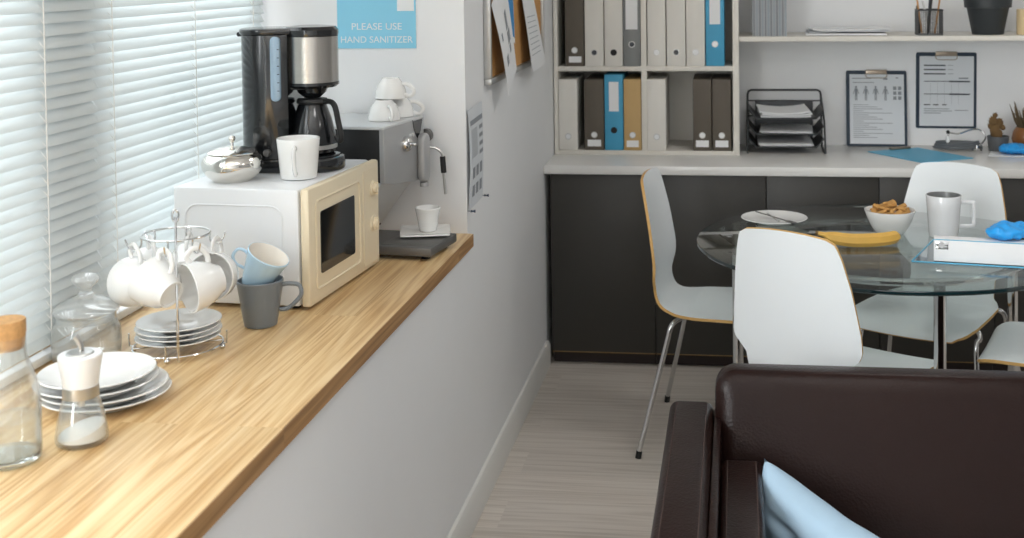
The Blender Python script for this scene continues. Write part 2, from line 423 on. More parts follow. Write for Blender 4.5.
# blinds
def blind(name, label, y0, y1, x, cords, tilt=58):
    t = thing(name, label, 'window blind', (x, y0, SZ), 0, 'white blinds at the windows')
    L = y1-y0; wd = .030; pitch = .0243
    a = math.radians(tilt)
    def slat():
        m = MB()
        def fn(u, v):
            s = (u-.5)*wd; bow = .0022*(1-(2*u-1)**2)
            # inner edge (towards the room, +x) hangs low
            return (s*math.cos(a)+bow*math.sin(a), v*L, -s*math.sin(a)+bow*math.cos(a))
        m.sheet(fn, 6, 1, .0008)
        return m.build('slat', 'blind', t, smooth=60)
    first = slat(); first.location = (0, 0, .047)
    n = 55
    for i in range(1, n):
        c = first.copy(); COL.objects.link(c); c.parent = t; c.location = (0, 0, .047+pitch*i)
        c.rotation_euler = (random.uniform(-.0012, .0012), random.uniform(-.035, .035), 0)
    MB().box(-.012, .012, 0, L, .003, .022, .004).build('bottom_rail', 'plastic_w', t)
    MB().box(-.02, .02, 0, L, .047+pitch*n, .047+pitch*n+.04, .003).build('head_rail', 'plastic_w', t)
    for yc in cords:
        m = MB()
        for xx in (-.0085, .0125):
            m.tube([(xx, yc, .02), (xx, yc, .05+pitch*n)], .0011, 6)
        for i in range(n):   # the ladder rungs
            z = .047+pitch*i
            m.tube([(-.0085, yc, z+.013), (.0125, yc, z-.011)], .0007, 4)
        m.build('ladder_cord', 'cord', t)
    return t
blind('window_blind', 'nearer white slatted blind at the left edge, behind the cork bottle and glass jar', 1.18, 2.443, -1.358, (.35, 1.06))
blind('window_blind', 'farther white slatted blind behind the cup rack and microwave', 2.447, 3.375, -1.36, (.06, .47, .84))

# ------------------------------------------------------------------ counter: microwave
t = thing('microwave', 'white microwave with a cream door on the wooden counter', 'microwave', (-.955, 2.625, SZ), -4)
W_, H_, D_ = .435, .274, .332
b = MB(); b.box(-D_, -.026, 0, W_, .009, H_, .006)
pan = [(-D_+.03+p[0], p[1]) for p in rrect(0, D_-.095, .045, .235, .03)]
b.tube([(x, -.0005, z) for x, z in pan], .0022, 6, closed=True)   # pressed outline on the side panel
b.build('body', 'mw_white', t)
d = MB(); d.box(-.022, 0, -.001, W_+.001, .008, H_+.001, .006)
d.tube([(.0005, y, z) for y, z in rrect(.035, .30, .04, .242, .012)], .003, 6, closed=True)
dr = d.build('door', 'mw_cream', t)
MB().prism(rrect(.06, .263, .071, .214, .006), -.001, .0022, T=YZ).build('door_window', 'dark_glass', dr)
c = MB(); c.prism(rrect(.325, .425, .02, .26, .008), -.0005, .0015, T=YZ); c.build('control_panel', 'mw_cream', t)
for z in (.208, .118):
    k = MB(); RX = Matrix.Translation((0, .388, z)) @ Matrix.Rotation(PI/2, 4, 'Y')
    k.lathe([(0, 0), (.021, 0), (.020, .004), (.013, .006), (.012, .012), (.010, .014), (0, .014)], 24, T=RX)
    k.box(.004, .0165, .385, .391, z-.016, z+.016, .002)
    k.build('knob', 'mw_cream', t)
for x in (-.28, -.05):
    for y in (.03, .40): MB().lathe([(0, 0), (.012, 0), (.012, .01), (0, .01)], 12, T=Matrix.Translation((x, y, 0))).build('foot', 'rubber', t)
MT = SZ+H_     # top of the microwave

# coffee maker on the microwave
t = thing('coffee_maker', 'black drip coffee maker with steel band on top of the microwave', 'coffee maker', (-1.08, 2.905, MT+.0005), 3)
HX = .036
b = MB()
b.prism(arc(HX, 0, .078, -100, 100, 16)+[(-.135, .074), (-.135, -.074)], 0, .034, bev=.006)
b.lathe([(0, .034), (.066, .034), (.066, .038), (.058, .040), (0, .040)], 32, T=Matrix.Translation((HX, 0, 0)))
b.build('base', 'black_gloss', t)
poly = [(-.006, .06), (-.03, .074)]+[(-.075+.06*math.cos(math.radians(a)), .078*math.sin(math.radians(a))) for a in range(100, 261, 10)]+[(-.03, -.074), (-.006, -.06)]
MB().prism(poly, .034, .335, bev=.002).build('tower', 'black_gloss', t)
h = MB()
h.lathe([(0, .204), (.060, .204), (.0665, .21), (.0665, .216), (.064, .216), (0, .216)], 40, T=Matrix.Translation((HX, 0, 0)))
h.box(-.035, HX, -.05, .05, .20, .335, .004)
h.lathe([(0, .330), (.066, .330), (.067, .337), (.0665, .345), (.060, .353), (.03, .356), (0, .357)], 40, T=Matrix.Translation((HX, 0, 0)))
h.lathe([(0, .178), (.02, .178), (.034, .19), (.04, .204), (0, .204)], 32, T=Matrix.Translation((HX, 0, 0)))
h.build('brew_head', 'black_gloss', t)
MB().lathe([(.0635, .216), (.0652, .217), (.0652, .329), (.0635, .330), (.0635, .216)], 48, T=Matrix.Translation((HX, 0, 0))).build('steel_band', 'steel', t)
l = MB(); lp = [(-.0+.0*0, .055), (-.05, .078)]+[(-.077+.063*math.cos(math.radians(a)), .08*math.sin(math.radians(a))) for a in range(100, 261, 10)]+[(-.05, -.078), (0, -.055)]
l.prism(lp, .335, .350, bev=.005)
l.tube([(-.142, -.012, .335), (-.142, .012, .335)], .006, 10)
l.build('lid', 'black_gloss', t)
g = MB(); g.prism(rrect(-.043, -.019, .175, .332, .011), .066, .0795, T=XZ, bev=.003); gg = g.build('water_gauge', 'gauge', t)
for i in range(6): MB().box(-.025, -.020, -.0803, -.0794, .2+i*.02, .202+i*.02).build('gauge_mark', 'gauge_mark', gg, smooth=0)
sb = MB(); sb.lathe([(0, 0), (.008, 0), (.009, .012), (.007, .016), (0, .016)], 16, T=Matrix.Translation((-.052, -.076, .052)) @ Matrix.Rotation(PI/2, 4, 'X')); sb.build('switch', 'dark_grey', t)
# carafe
t = thing('coffee_carafe', 'dark glass coffee carafe with black handle on the coffee maker hotplate', 'carafe', (-1.08+HX*.9986, 2.905+HX*.052, MT+.041), -18)
MB().lathe([(0, 0), (.05, 0), (.056, .004), (.058, .018), (.056, .045), (.047, .085), (.036, .115), (.033, .122), (0, .122)], 40).build('glass_body', 'black_gloss', t)
MB().lathe([(.0565, .012), (.0595, .013), (.0595, .022), (.0575, .023), (.0565, .012)], 40).build('steel_ring', 'steel_v', t)
MB().lathe([(0, .122), (.036, .122), (.039, .126), (.036, .134), (.014, .136), (.014, .137), (0, .137)], 32).build('lid', 'black_matte', t)
p = smooth_path([(.03, 0, .126), (.054, 0, .128), (.068, 0, .116), (.077, 0, .080), (.085, 0, .042), (.079, 0, .032), (.070, 0, .045)], 6)
MB().tube(p, .0082, 10, flat=.8).build('handle', 'black_matte', t)

# silver sugar bowl
t = thing('sugar_bowl', 'polished silver lidded sugar bowl at the front of the microwave top', 'sugar bowl', (-1.18, 2.735, MT+.0005), 10)
MB().lathe([(0, 0), (.044, 0), (.046, .003), (.058, .012), (.069, .028), (.0715, .042), (.066, .056), (.056, .0635), (.054, .0655), (.05, .0625), (.06, .05), (.064, .04), (.052, .015), (0, .006)], 48).build('body', 'silver', t)
ld = MB().lathe([(0, .0675), (.057, .0655), (.0575, .067), (.05, .072), (.03, .078), (.008, .081), (0, .081)], 48).build('lid', 'silver', t)
MB().lathe([(0, .080), (.004, .081), (.0035, .089), (.006, .093), (.0085, .099), (.006, .105), (0, .107)], 20).build('knob', 'silver', ld)

def mug(name, label, loc, rz, rb, rt, h, th, mat, inner=None, handle=None, hr=.0045, flat=1.5, cat='mug', group=None):
    t = thing(name, label, cat, loc, rz, group)
    b = MB()
    b.lathe([(0, .001), (rb*.85, 0), (rb, .002), (rb+(rt-rb)*.25, h*.22), (rb+(rt-rb)*.6, h*.6), (rt, h-.002), (rt-.001, h), (rt-th+.001, h)], 40)
    b.mi = 1
    b.lathe([(rt-th+.001, h), (rt-th, h-.003), (rb+(rt-rb)*.5-th, h*.5), (rb-th*.9, h*.12), (rb*.5, th), (0, th)], 40)
    b.build('body', [mat, inner or mat], t)
    P = handle or [(rt-.002, h*.84), (rt+.018, h*.86), (rt+.03, h*.68), (rt+.027, h*.42), (rt+.010, h*.24), (rb+(rt-rb)*.2-.002, h*.2)]
    MB().tube(smooth_path([(x, 0, z) for x, z in P], 6), hr, 10, flat=flat).build('handle', mat, t)
    return t
mug('mug', 'white mug in front of the coffee maker on the microwave', (-1.033, 2.775, MT+.0005), -78, .042, .0505, .096, .004, 'ceramic', handle=[(.047, .076), (.066, .078), (.073, .062), (.068, .035), (.054, .018), (.043, .018)])

# ------------------------------------------------------------------ espresso machine
t = thing('espresso_machine', 'silver espresso machine with black side, right of the microwave', 'espresso machine', (-.926, 3.12, SZ), -8.2)
Wm = .265
b = MB()
b.box(-.25, -.012, 0, Wm, .20, .341, .003)
b.box(-.25, -.135, 0, Wm, .03, .20, .003)
b.build('body', 'black_matte', t)
fp = [(-.002, .199), (.06, .188), (.15, .178), (Wm, .166), (Wm+.002, .343), (-.002, .343)]
MB().prism(fp, -.014, 0, T=YZ, bev=.002).build('front_panel', 'machine', t)
tp = MB(); tp.box(-.252, -.001, -.003, Wm+.003, .341, .350, .003); tp.build('cup_tray', 'machine_lt', t)
bp = MB(); bp.prism([(-.14, .03), (-.01, .199), (-.13, .199), (-.15, .03)], -Wm, 0, T=XZ)
bp.build('back_panel', 'machine_lt', t)
MB().box(-.15, .128, -.004, .185, .011, .035, .004).build('drip_tray', 'dark_grey', t)
tb = MB()
tb.box(-.02, .124, .012, .175, .0345, .0365, .001); tb.build('drip_grid', 'dark_grey', t)
for x in (-.13, .1):
    for y in (.03, .15): MB().lathe([(0, 0), (.012, 0), (.012, .012), (0, .006)], 12, T=Matrix.Translation((x, y, 0))).build('foot', 'rubber', t)
RX = lambda y, z: Matrix.Translation((0, y, z)) @ Matrix.Rotation(PI/2, 4, 'Y')
k = MB(); k.lathe([(0, 0), (.021, 0), (.0205, .008), (.018, .014), (.012, .018), (0, .019)], 28, T=RX(.133, .286)); k.box(.016, .034, .128, .138, .282, .29, .002); k.build('dial', 'chrome', t)
for y in (.166, .186): MB().lathe([(0, 0), (.006, 0), (.005, .004), (0, .005)], 16, T=RX(y, .304)).build('button', 'machine_lt', t)
tri = MB(); tri.prism(arc(.262, .352, .075, 186, 236, 10)+[(.24, .343-.035), (.255, .341), (.19, .341)], -.001, .0015, T=YZ); 
tri.build('tank_window', 'dark_glass', t)
gr = MB(); gr.prism(rrect(.212, .258, .165, .303, .022), 0, .024, T=YZ, bev=.008, seg=3)
gr.lathe([(0, 0), (.012, 0), (.012, .012), (0, .012)], 20, T=Matrix.Translation((.012, .235, .152)))
gr.build('group_head', 'machine', t)
wv = MB(); wv.tube(smooth_path([(.0, .25, .255), (.03, .262, .258), (.05, .268, .245), (.055, .27, .228)], 6), .0035, 8)
wv.tube([(.055, .27, .231), (.0565, .2705, .187), (.061, .272, .125)], .0042, 10); ww = wv.build('steam_wand', 'steel_v', t)
MB().tube([(.0545, .27, .232), (.057, .271, .186)], .008, 12).build('grip', 'black_matte', ww)
sk = MB(); sk.lathe([(0, 0), (.008, 0), (.009, .01), (.019, .014), (.019, .03), (0, .031)], 20, T=Matrix.Translation((-.002, Wm, .289)) @ Matrix.Rotation(-PI/2, 4, 'X')); sk.build('steam_knob', 'dark_grey', t)

# espresso cup and saucer on the drip tray
sq = MB()
def saucer_fn(u, v):
    x, y = (u-.5)*2, (v-.5)*2
    m = max(abs(x), abs(y)); r = math.hypot(x, y)
    s = .069; k = (1-.10*(r/(m+1e-6)-1)*m)
    return (x*s*k, y*s*k, .004+.010*max(0, m-.45)**1.3)
sq.sheet(saucer_fn, 16, 16, .004)
o = sq.build('saucer', 'ceramic', loc=(-.858, 3.268, SZ+.0362), rz=14)
tag(o, 'square white saucer under the espresso cup on the drip tray', 'saucer')
mug('espresso_cup', 'small white espresso cup on the square saucer', (-.852, 3.275, SZ+.0418), 108, .023, .035, .066, .0035, 'ceramic', hr=.003, cat='cup')

# white cups upside down on the espresso machine
def teacup(name, label, loc, rot, r=.05, h=.066, group=None, mat='ceramic'):
    t = thing(name, label, 'cup', loc, 0, group); t.rotation_euler = rot
    b = MB(); b.lathe([(0, .004), (r*.48, .003), (r*.5, 0), (r*.56, 0), (r*.58, .004), (r*.78, h*.28), (r*.94, h*.6), (r, h-.001), (r-.001, h), (r-.0025, h), (r-.003, h-.002), (r*.9-.002, h*.6), (r*.74, h*.3), (r*.5, .009), (0, .008)], 40)
    b.build('body', mat, t)
    P = [(r*.93, h*.82), (r+.012, h*.9), (r+.024, h*.72), (r+.022, h*.5), (r+.006, h*.3), (r*.78, h*.28)]
    MB().tube(smooth_path([(x, 0, z) for x, z in P], 6), .0042, 10, flat=1.35).build('handle', mat, t)
    return t
TOPM = SZ+.350
grp = 'white cups stacked upside down'
e0 = teacup('teacup', 'lower upturned white cup at the near edge of the espresso machine, handle facing the camera', (-.967, 3.262, TOPM+.056+.001), (PI, 0, math.radians(-55)), r=.044, h=.056, group=grp)
dup(e0, 'lower upturned white cup behind the others, handle pointing right', (-.951, 3.347, TOPM+.057), rot=(PI, 0, math.radians(10)))
dup(e0, 'upturned white cup on top of the two lower cups', (-.957, 3.295, TOPM+.0565+.056+.0015), rot=(PI, 0, math.radians(-8)))

# ------------------------------------------------------------------ cup rack with cups and saucers
RC = Vector((-1.129, 2.333, SZ))
rr_ = Vector((.902, .432, 0)); tt_ = Vector((.432, -.902, 0))      # right / towards the viewer
t = thing('cup_rack', 'chrome wire rack holding hanging cups and stacked saucers', 'cup rack', RC, 0)
def ring(z, R, n=40): return [(R*math.cos(2*PI*i/n), R*math.sin(2*PI*i/n), z) for i in range(n)]
m = MB(); m.tube(ring(.012, .088), .0022, 8, closed=True)
m.tube([(-.088*rr_.x, -.088*rr_.y, .012), (.088*rr_.x, .088*rr_.y, .012)], .0018, 8)
m.build('base_ring', 'chrome', t)
for a in range(4):
    d_ = Vector((math.cos(a*PI/2+.2), math.sin(a*PI/2+.2), 0))
    f = MB(); f.tube([d_*.088+Vector((0, 0, .012)), d_*.096+Vector((0, 0, .012)), d_*.097+Vector((0, 0, .038))], .0018, 8); f.build('prong', 'chrome', t)
    f = MB(); f.lathe([(0, 0), (.004, .001), (.006, .006), (.004, .011), (0, .012)], 14, T=Matrix.Translation(d_*.088)); f.build('foot', 'chrome', t)
pf = tt_*.088
m = MB(); m.tube(smooth_path([(pf.x, pf.y, .002), (pf.x*.98, pf.y*.98, .12), (pf.x*.80, pf.y*.80, .20), (pf.x*.76, pf.y*.76, .285)], 6), .0026, 8); 
q = tt_*.067
m.tube([(q.x+rr_.x*.006*math.cos(a*PI/6), q.y+rr_.y*.006*math.cos(a*PI/6), .287+.012*math.sin(a*PI/6)) for a in range(12)], .0022, 6, closed=True)
m.build('pole', 'chrome', t)
MB().tube(ring(.237, .067), .0022, 8, closed=True).build('top_ring', 'chrome', t)
def hook(ang):
    d_ = (rr_*math.cos(math.radians(ang))-tt_*math.sin(math.radians(ang)))
    P = smooth_path([d_*.067+Vector((0, 0, .237)), d_*.066+Vector((0, 0, .22)), d_*.075+Vector((0, 0, .211)), d_*.088+Vector((0, 0, .214)), d_*.097+Vector((0, 0, .233))], 4)
    MB().tube(P, .0019, 8).build('hook', 'chrome', t)
    return RC+d_*.079+Vector((0, 0, .2135))
hang_specs = [   # ring angle, mouth direction (right, toward, up), label
    (257, (-.62, -.68, .38), 'hanging white cup with its base facing front, nearest left on the rack'),
    (178, (-.45, -.85, -.1), 'hanging white cup at the far left of the rack, partly behind the front one'),
    (128, (-.3, -.93, .05), 'hanging white cup at the back left of the rack'),
    (72, (.25, -.95, .05), 'hanging white cup at the back of the rack behind the right-hand pair'),
    (4, (-.45, .88, .1), 'hanging cup at the far right showing its grey-shaded inside'),
    (298, (-.9, .38, -.12), 'hanging white cup right of the rack pole, opening facing left')]
cup0 = None
for ang, md, lab in hang_specs:
    hp = hook(ang)
    z = (rr_*md[0]+tt_*md[1]+Vector((0, 0, md[2]))).normalized()
    x = (Vector((0, 0, 1))-z*z.z).normalized(); y = z.cross(x)
    R = Matrix((x, y, z)).transposed()
    # inside of the handle loop (local) hangs on the hook
    lp = Vector((.05+.0175, 0, .066*.62))
    pos = hp-R @ lp
    if cup0 is None:
        cup0 = teacup('teacup', lab, pos, R.to_euler(), .05, .068, 'white cups hanging on the rack')
    else: dup(cup0, lab, pos, rot=R.to_euler())
sp = [(0, .004), (.028, .003), (.03, 0), (.034, 0), (.036, .003), (.06, .008), (.082, .0165), (.0835, .0175), (.083, .019), (.08, .0185), (.055, .011), (.038, .0075), (.03, .0065), (.0285, .0055), (0, .0055)]
for i, nm in enumerate(('bottom', 'second', 'third', 'top')):
    o = MB().lathe(sp, 48).build('saucer', 'ceramic', loc=(RC.x+rr_.x*.002*(i % 2), RC.y+.003*(i % 2), SZ+.0145+i*.0098))
    tag(o, {'bottom': 'lowest grey-white saucer in the rack base', 'second': 'second grey-white saucer from the bottom of the rack stack',
            'third': 'grey-white saucer just under the top one in the rack', 'top': 'topmost grey-white saucer of the stack in the rack'}[nm], 'saucer', 'saucers in the cup rack')

# grey mug with the pale blue cup in it
GM = Vector((-1.028, 2.515, SZ))
mug('mug', 'dark grey mug on the counter beside the microwave', GM, 8, .0345, .05, .1, .004, 'ceramic_g', hr=.0042, flat=1.15,
    handle=[(.046, .088), (.062, .09), (.084, .086), (.088, .066), (.074, .048), (.058, .036), (.0415, .034)])
t = mug('teacup', 'pale blue cup with ivory inside, tilted inside the grey mug', (0, 0, 0), 0, .0285, .047, .08, .003, 'blue_china', 'cream_china', hr=.0029, flat=1.15,
        handle=[(.036, .06), (.05, .068), (.064, .066), (.068, .048), (.056, .034), (.034, .03)], cat='cup')
z = Vector((.47, -.08, .88)).normalized(); hx = Vector((-.9, -.25, 0)); x = (hx-z*hx.dot(z)).normalized(); y = z.cross(x)
t.rotation_euler = Matrix((x, y, z)).transposed().to_euler(); t.location = (-1.042, 2.516, SZ+.086)

# ------------------------------------------------------------------ plates, sugar dispenser, jar, bottle
def plate_prof(R, h=.018): return [(0, .003), (R*.55, .002), (R*.57, 0), (R*.62, 0), (R*.64, .003), (R*.8, h*.55), (R*.99, h), (R, h+.0012), (R*.985, h+.003), (R*.8, h*.55+.0035), (R*.66, .0065), (R*.6, .0055), (0, .0055)]
pl = [(.112, 'bottom white dinner plate of the stack behind the sugar dispenser'), (.110, 'second dinner plate from the bottom of the counter stack'),
      (.106, 'third white plate from the bottom, under the top one'), (.101, 'topmost white plate of the stack behind the sugar dispenser')]
z = SZ+.0005
for i, (R, lab) in enumerate(pl):
    o = MB().lathe(plate_prof(R), 64).build('dinner_plate', 'ceramic', loc=(-1.128+.004*math.sin(i*2.1)-.005*i, 2.043+.003*math.cos(i*1.7), z)); z += .0118
    tag(o, lab, 'plate', 'dinner plates stacked on the counter')

t = thing('sugar_dispenser', 'glass sugar dispenser with white top in front of the plates', 'sugar dispenser', (-1.068, 1.858, SZ+.0005), 25); t.scale = (1, 1, 1.2)
MB().lathe([(0, 0), (.036, 0), (.0405, .004), (.041, .012), (.037, .035), (.031, .055), (.0275, .066), (.0275, .07), (.026, .07), (.026, .066), (.0295, .054), (.0355, .034), (.039, .012), (.037, .006), (0, .005)], 40).build('glass_body', 'glass', t)
sg = MB()
def sug(r, a): return .011+.009*r/.038*math.cos(a-.3)
bm_ = sg.bm; seg = 32
rings = []
for r, s in ((.0365, 0), (.0365, .25), (.0362, 1), (.024, 1), (.012, 1)):
    rings.append([bm_.verts.new((r*math.cos(2*PI*i/seg)*(1-.07*(s > .9)*(sug(r, 2*PI*i/seg) > .02)), r*math.sin(2*PI*i/seg)*(1-.07*(s > .9)*(sug(r, 2*PI*i/seg) > .02)), .0075+s*sug(r, 2*PI*i/seg))) for i in range(seg)])
for a, c in zip(rings, rings[1:]):
    for i in range(seg): bm_.faces.new((a[i], a[(i+1) % seg], c[(i+1) % seg], c[i]))
bm_.faces.new(rings[0][::-1]); bm_.faces.new(rings[-1]); bmesh.ops.recalc_face_normals(bm_, faces=bm_.faces[:])
sg.build('sugar', 'sugar', t)
MB().lathe([(.027, .064), (.0285, .064), (.0285, .079), (.027, .079), (.027, .064)], 40).build('steel_collar', 'steel_v', t)
MB().lathe([(0, .078), (.027, .078), (.0275, .08), (.031, .1), (.0345, .118), (.0345, .1205), (.033, .122), (0, .1225)], 40).build('cap', 'plastic_w', t)
cp = MB(); cp.lathe([(0, .122), (.022, .1222), (.02, .1245), (.009, .126), (0, .126)], 32); cp.build('steel_plate', 'steel_v', t)
MB().tube(smooth_path([(.002, 0, .125), (.001, 0, .133), (-.002, 0, .14), (-.007, 0, .146)], 4), .0048, 12).build('spout', 'steel_v', t)
MB().lathe([(0, .05), (.006, .05), (.007, .064), (.007, .077), (0, .077)], 16).build('dosing_tube', 'steel_v', t)

t = thing('glass_jar', 'empty lidded glass jar beside the blind, behind the plate stack', 'jar', (-1.2815, 2.255, SZ+.0005), 0)
MB().lathe([(0, 0), (.058, 0), (.0625, .004), (.0645, .012), (.0655, .045), (.064, .065), (.058, .078), (.055, .085), (.0565, .092), (.0575, .095), (.055, .095), (.0535, .086), (.0565, .078), (.0625, .064), (.0635, .045), (.0625, .014), (.058, .008), (0, .007)], 48).build('glass_body', 'glass', t)
ld = MB().lathe([(.0, .0955), (.054, .0955), (.0605, .097), (.0625, .101), (.0605, .106), (.048, .116), (.03, .124), (.017, .129), (.014, .134), (0, .134)], 48).build('lid', 'glass_lid', t)
MB().lathe([(0, .132), (.013, .133), (.012, .142), (.016, .149), (.024, .155), (.0265, .162), (.022, .170), (.012, .173), (0, .174)], 32).build('knob', 'glass_lid', ld)
MB().lathe([(.053, .080), (.056, .0815), (.057, .093), (.0535, .093), (.053, .080)], 48).build('rubber_seal', 'glass_lid', t)

t = thing('water_bottle', 'glass water bottle with cork stopper at the left edge of the counter', 'bottle', (-1.143, 1.777, SZ+.0005), 0)
MB().lathe([(0, 0), (.042, 0), (.0465, .004), (.0475, .012), (.0475, .09), (.0455, .115), (.036, .145), (.0285, .165), (.0275, .185), (.0275, .20), (.0255, .20), (.0255, .185), (.0265, .165), (.034, .145), (.0435, .114), (.0455, .09), (.0455, .018), (.042, .012), (0, .010)], 48).build('glass_body', 'glass', t)
MB().lathe([(0, 0.0005), (.041, .0005), (.0455, .005), (.0462, .010), (.044, .0125), (0, .011)], 40).build('glass_base', 'glass_solid', t)
MB().lathe([(0, .0125), (.042, .0135), (.0448, .019), (.0448, .068), (.0445, .069), (0, .069)], 40).build('water', 'water', t)
MB().lathe([(0, .178), (.0245, .178), (.0255, .183), (.028, .2005), (.0285, .2045), (.0285, .222), (.0275, .224), (0, .2242)], 40).build('cork_stopper', 'cork', t)

# ------------------------------------------------------------------ things on the left wall
t = thing('hand_sanitizer_poster', 'light blue sign asking to use hand sanitizer on the white wall', 'sign', (-1.155, YP, 1.386), 0)
MB().box(0, .234, -.0025, -EPS, 0, .36).build('sheet', 'poster', t, smooth=0)
RT = (PI/2, 0, 0)
text_mesh('PLEASE USE', .149, .0195, 'lettering', 'paper', t, (.0435, -.0031, .054), RT)
text_mesh('HAND SANITIZER', .214, .0185, 'lettering', 'paper', t, (.0105, -.0031, .0165), RT)
MB().box(.1795, .2295, -.003, -.0025, .108, .16).build('white_panel', 'paper', t, smooth=0)

t = thing('cork_board', 'cork pin board in an aluminium frame on the left wall', 'pin board', (XW, 3.70, 1.252), 0)
MB().box(EPS, .012, .01, 1.05, .012, .60).build('cork_panel', 'corkboard', t, smooth=0)
for q in ((0, 1.06, 0, .02), (0, 1.06, .59, .61), (0, .02, .02, .59), (1.04, 1.06, .02, .59)):
    MB().box(EPS, .024, q[0], q[1], q[2], q[3], .003).build('frame', 'alu', t)

def hung_sheet(name, label, cat, corners, bow, mat='paper', group=None, prints=(), pm='ink', th=.0008):
    """sheet hanging on the left wall; corners (y,z,out) top near, top far, bottom near, bottom far"""
    A, B, C_, D = corners
    def fn(u, v):
        y = (A[0]*(1-u)+B[0]*u)*(1-v)+(C_[0]*(1-u)+D[0]*u)*v
        z = (A[1]*(1-u)+B[1]*u)*(1-v)+(C_[1]*(1-u)+D[1]*u)*v
        x = (A[2]*(1-u)+B[2]*u)*(1-v)+(C_[2]*(1-u)+D[2]*u)*v+bow*math.sin(PI*v)*(1-.5*u)
        return (XW+x, y, z)
    m = MB(); m.sheet(fn, 6, 12, th); o = m.build(name, mat, smooth=60)
    tag(o, label, cat, group)
    if prints:
        p = MB()
        for (u0, u1, v0, v1) in prints:
            p.sheet(lambda u, v: Vector(fn(u0+(u1-u0)*u, v0+(v1-v0)*v))+Vector((.0011, -.0004, 0)), 2, 3, .0004)
        p.build('print', pm, o)
    return o
hung_sheet('pinned_paper', 'white printed paper hanging nearest on the cork board', 'paper', [(3.705, 1.50, .0265), (3.895, 1.62, .0265), (3.845, 1.205, .05), (4.02, 1.275, .045)], .006,
           prints=[(.15, .22, .38, .46), (.55, .75, .5, .62), (.25, .4, .66, .76), (.6, .7, .64, .72), (.55, .68, .3, .48)], pm='ink', group=None)
hung_sheet('pinned_paper', 'narrow paper with blue print pinned between the two white sheets', 'paper', [(3.93, 1.62, .020), (4.075, 1.62, .020), (4.0, 1.385, .024), (4.11, 1.355, .024)], .002,
           prints=[(.05, .95, .30, .93)], pm='ink_blue')
hung_sheet('pinned_paper', 'white paper curling off the far end of the cork board', 'paper', [(4.19, 1.64, .0135), (4.42, 1.63, .0135), (4.31, 1.238, .05), (4.64, 1.248, .045)], .004,
           prints=[(.12, .8, .5+.05*i, .508+.05*i) for i in range(8)], pm='mags')
pr = [(.1, .95, .12, .17)]
for i in range(12): pr.append((.15, .55, .22+i*.024, .229+i*.024))
for i in range(4): pr.append((.7, .95, .22+i*.085, .26+i*.085))
for r in (.60, .78):
    for i in range(3): pr.append((.2+i*.26, .36+i*.26, r, r+.11))
hung_sheet('notice_sheet', 'curled notice sheet pinned at the corner of the left wall', 'notice', [(3.452, 1.205, .004), (3.648, 1.21, .004), (3.448, .912, .003), (3.645, .918, .003)], .006, 'paper_g', prints=pr, pm='ink')
def pin(loc, lab):
    t = MB(); t.lathe([(0, 0), (.0012, 0), (.0012, .008), (.004, .009), (.0025, .013), (.0025, .018), (.0045, .020), (.0045, .022), (0, .0225)], 12, T=Matrix.Rotation(PI/2, 4, 'Y'))
    o = t.build('push_pin', 'pin', loc=loc); tag(o, lab, 'push pin', 'pins in the notice sheet')
pin((XW, 3.452, .912), 'dark push pin at the near bottom corner of the notice')
pin((XW, 3.643, .922), 'dark push pin at the far bottom corner of the notice')

# ------------------------------------------------------------------ base cabinets and worktop
edges = [-.757, -.335, .108, .545, .982, 1.42, 1.86]
labs = ['dark cabinet nearest the left wall, behind the left chair', 'dark cabinet second from the left wall', 'dark cabinet third from the left wall, behind the table',
        'dark cabinet behind the rear white chair', 'dark cabinet right of the rear white chair at the picture edge', 'dark cabinet at the far right end']
for i in range(6):
    x0, x1 = edges[i], edges[i+1]
    t = thing('base_cabinet', labs[i], 'cabinet', (x0, 4.86, 0), 0, 'dark base cabinets along the back wall')
    MB().box(.001, x1-x0-.001, .021, YW-4.86-.002, .055, WZ-.037).build('carcass', 'cabinet', t, smooth=0)
    MB().box(.0015, x1-x0-.0015, 0, .0195, .058, WZ-.04, .0012).build('door', 'cabinet', t)
    MB().box(.0015, x1-x0-.0015, 0, .0195, .0545, .058).build('door_bottom_strip', 'cab_edge', t, smooth=0)  # thin tan strip along the bottom of the door
    MB().box(.001, x1-x0-.001, .045, .06, 0, .055).build('plinth', 'kick', t, smooth=0)
o = MB().box(XW+.0006, 2.2, 4.835, YW-.0006, WZ-.036, WZ, .004).build('worktop', 'counter')
tag(o, 'long white worktop over the dark cabinets', 'worktop')

# ------------------------------------------------------------------ bookcase with files
t = thing('bookcase', 'white open bookcase of files standing on the worktop', 'bookcase', (XW+.001, YB, WZ), 0)
BX0, BX1, BM = 0, .783, .3865
z1, z2, z3 = .354, .374, .72
MB().box(.003, .020, 0, .325, 0, z3+.02, .001).build('side_panel', 'case', t)
MB().box(.757, .783, 0, .325, 0, z3+.02, .001).build('side_panel', 'case', t)
MB().box(BM-.012, BM+.011, .0018, .32, .018, z3, .001).build('divider', 'case', t)
MB().box(.020, .757, .001, .32, 0, .018, .001).build('shelf', 'case', t)
MB().box(.020, .757, .001, .32, z1, z2, .001).build('shelf', 'case', t)
MB().box(.020, .757, .001, .32, z3, z3+.02, .001).build('top_panel', 'case', t)
MB().box(.020, .757, .315, .325, 0, z3, 0).build('back_panel', 'case', t, smooth=0)

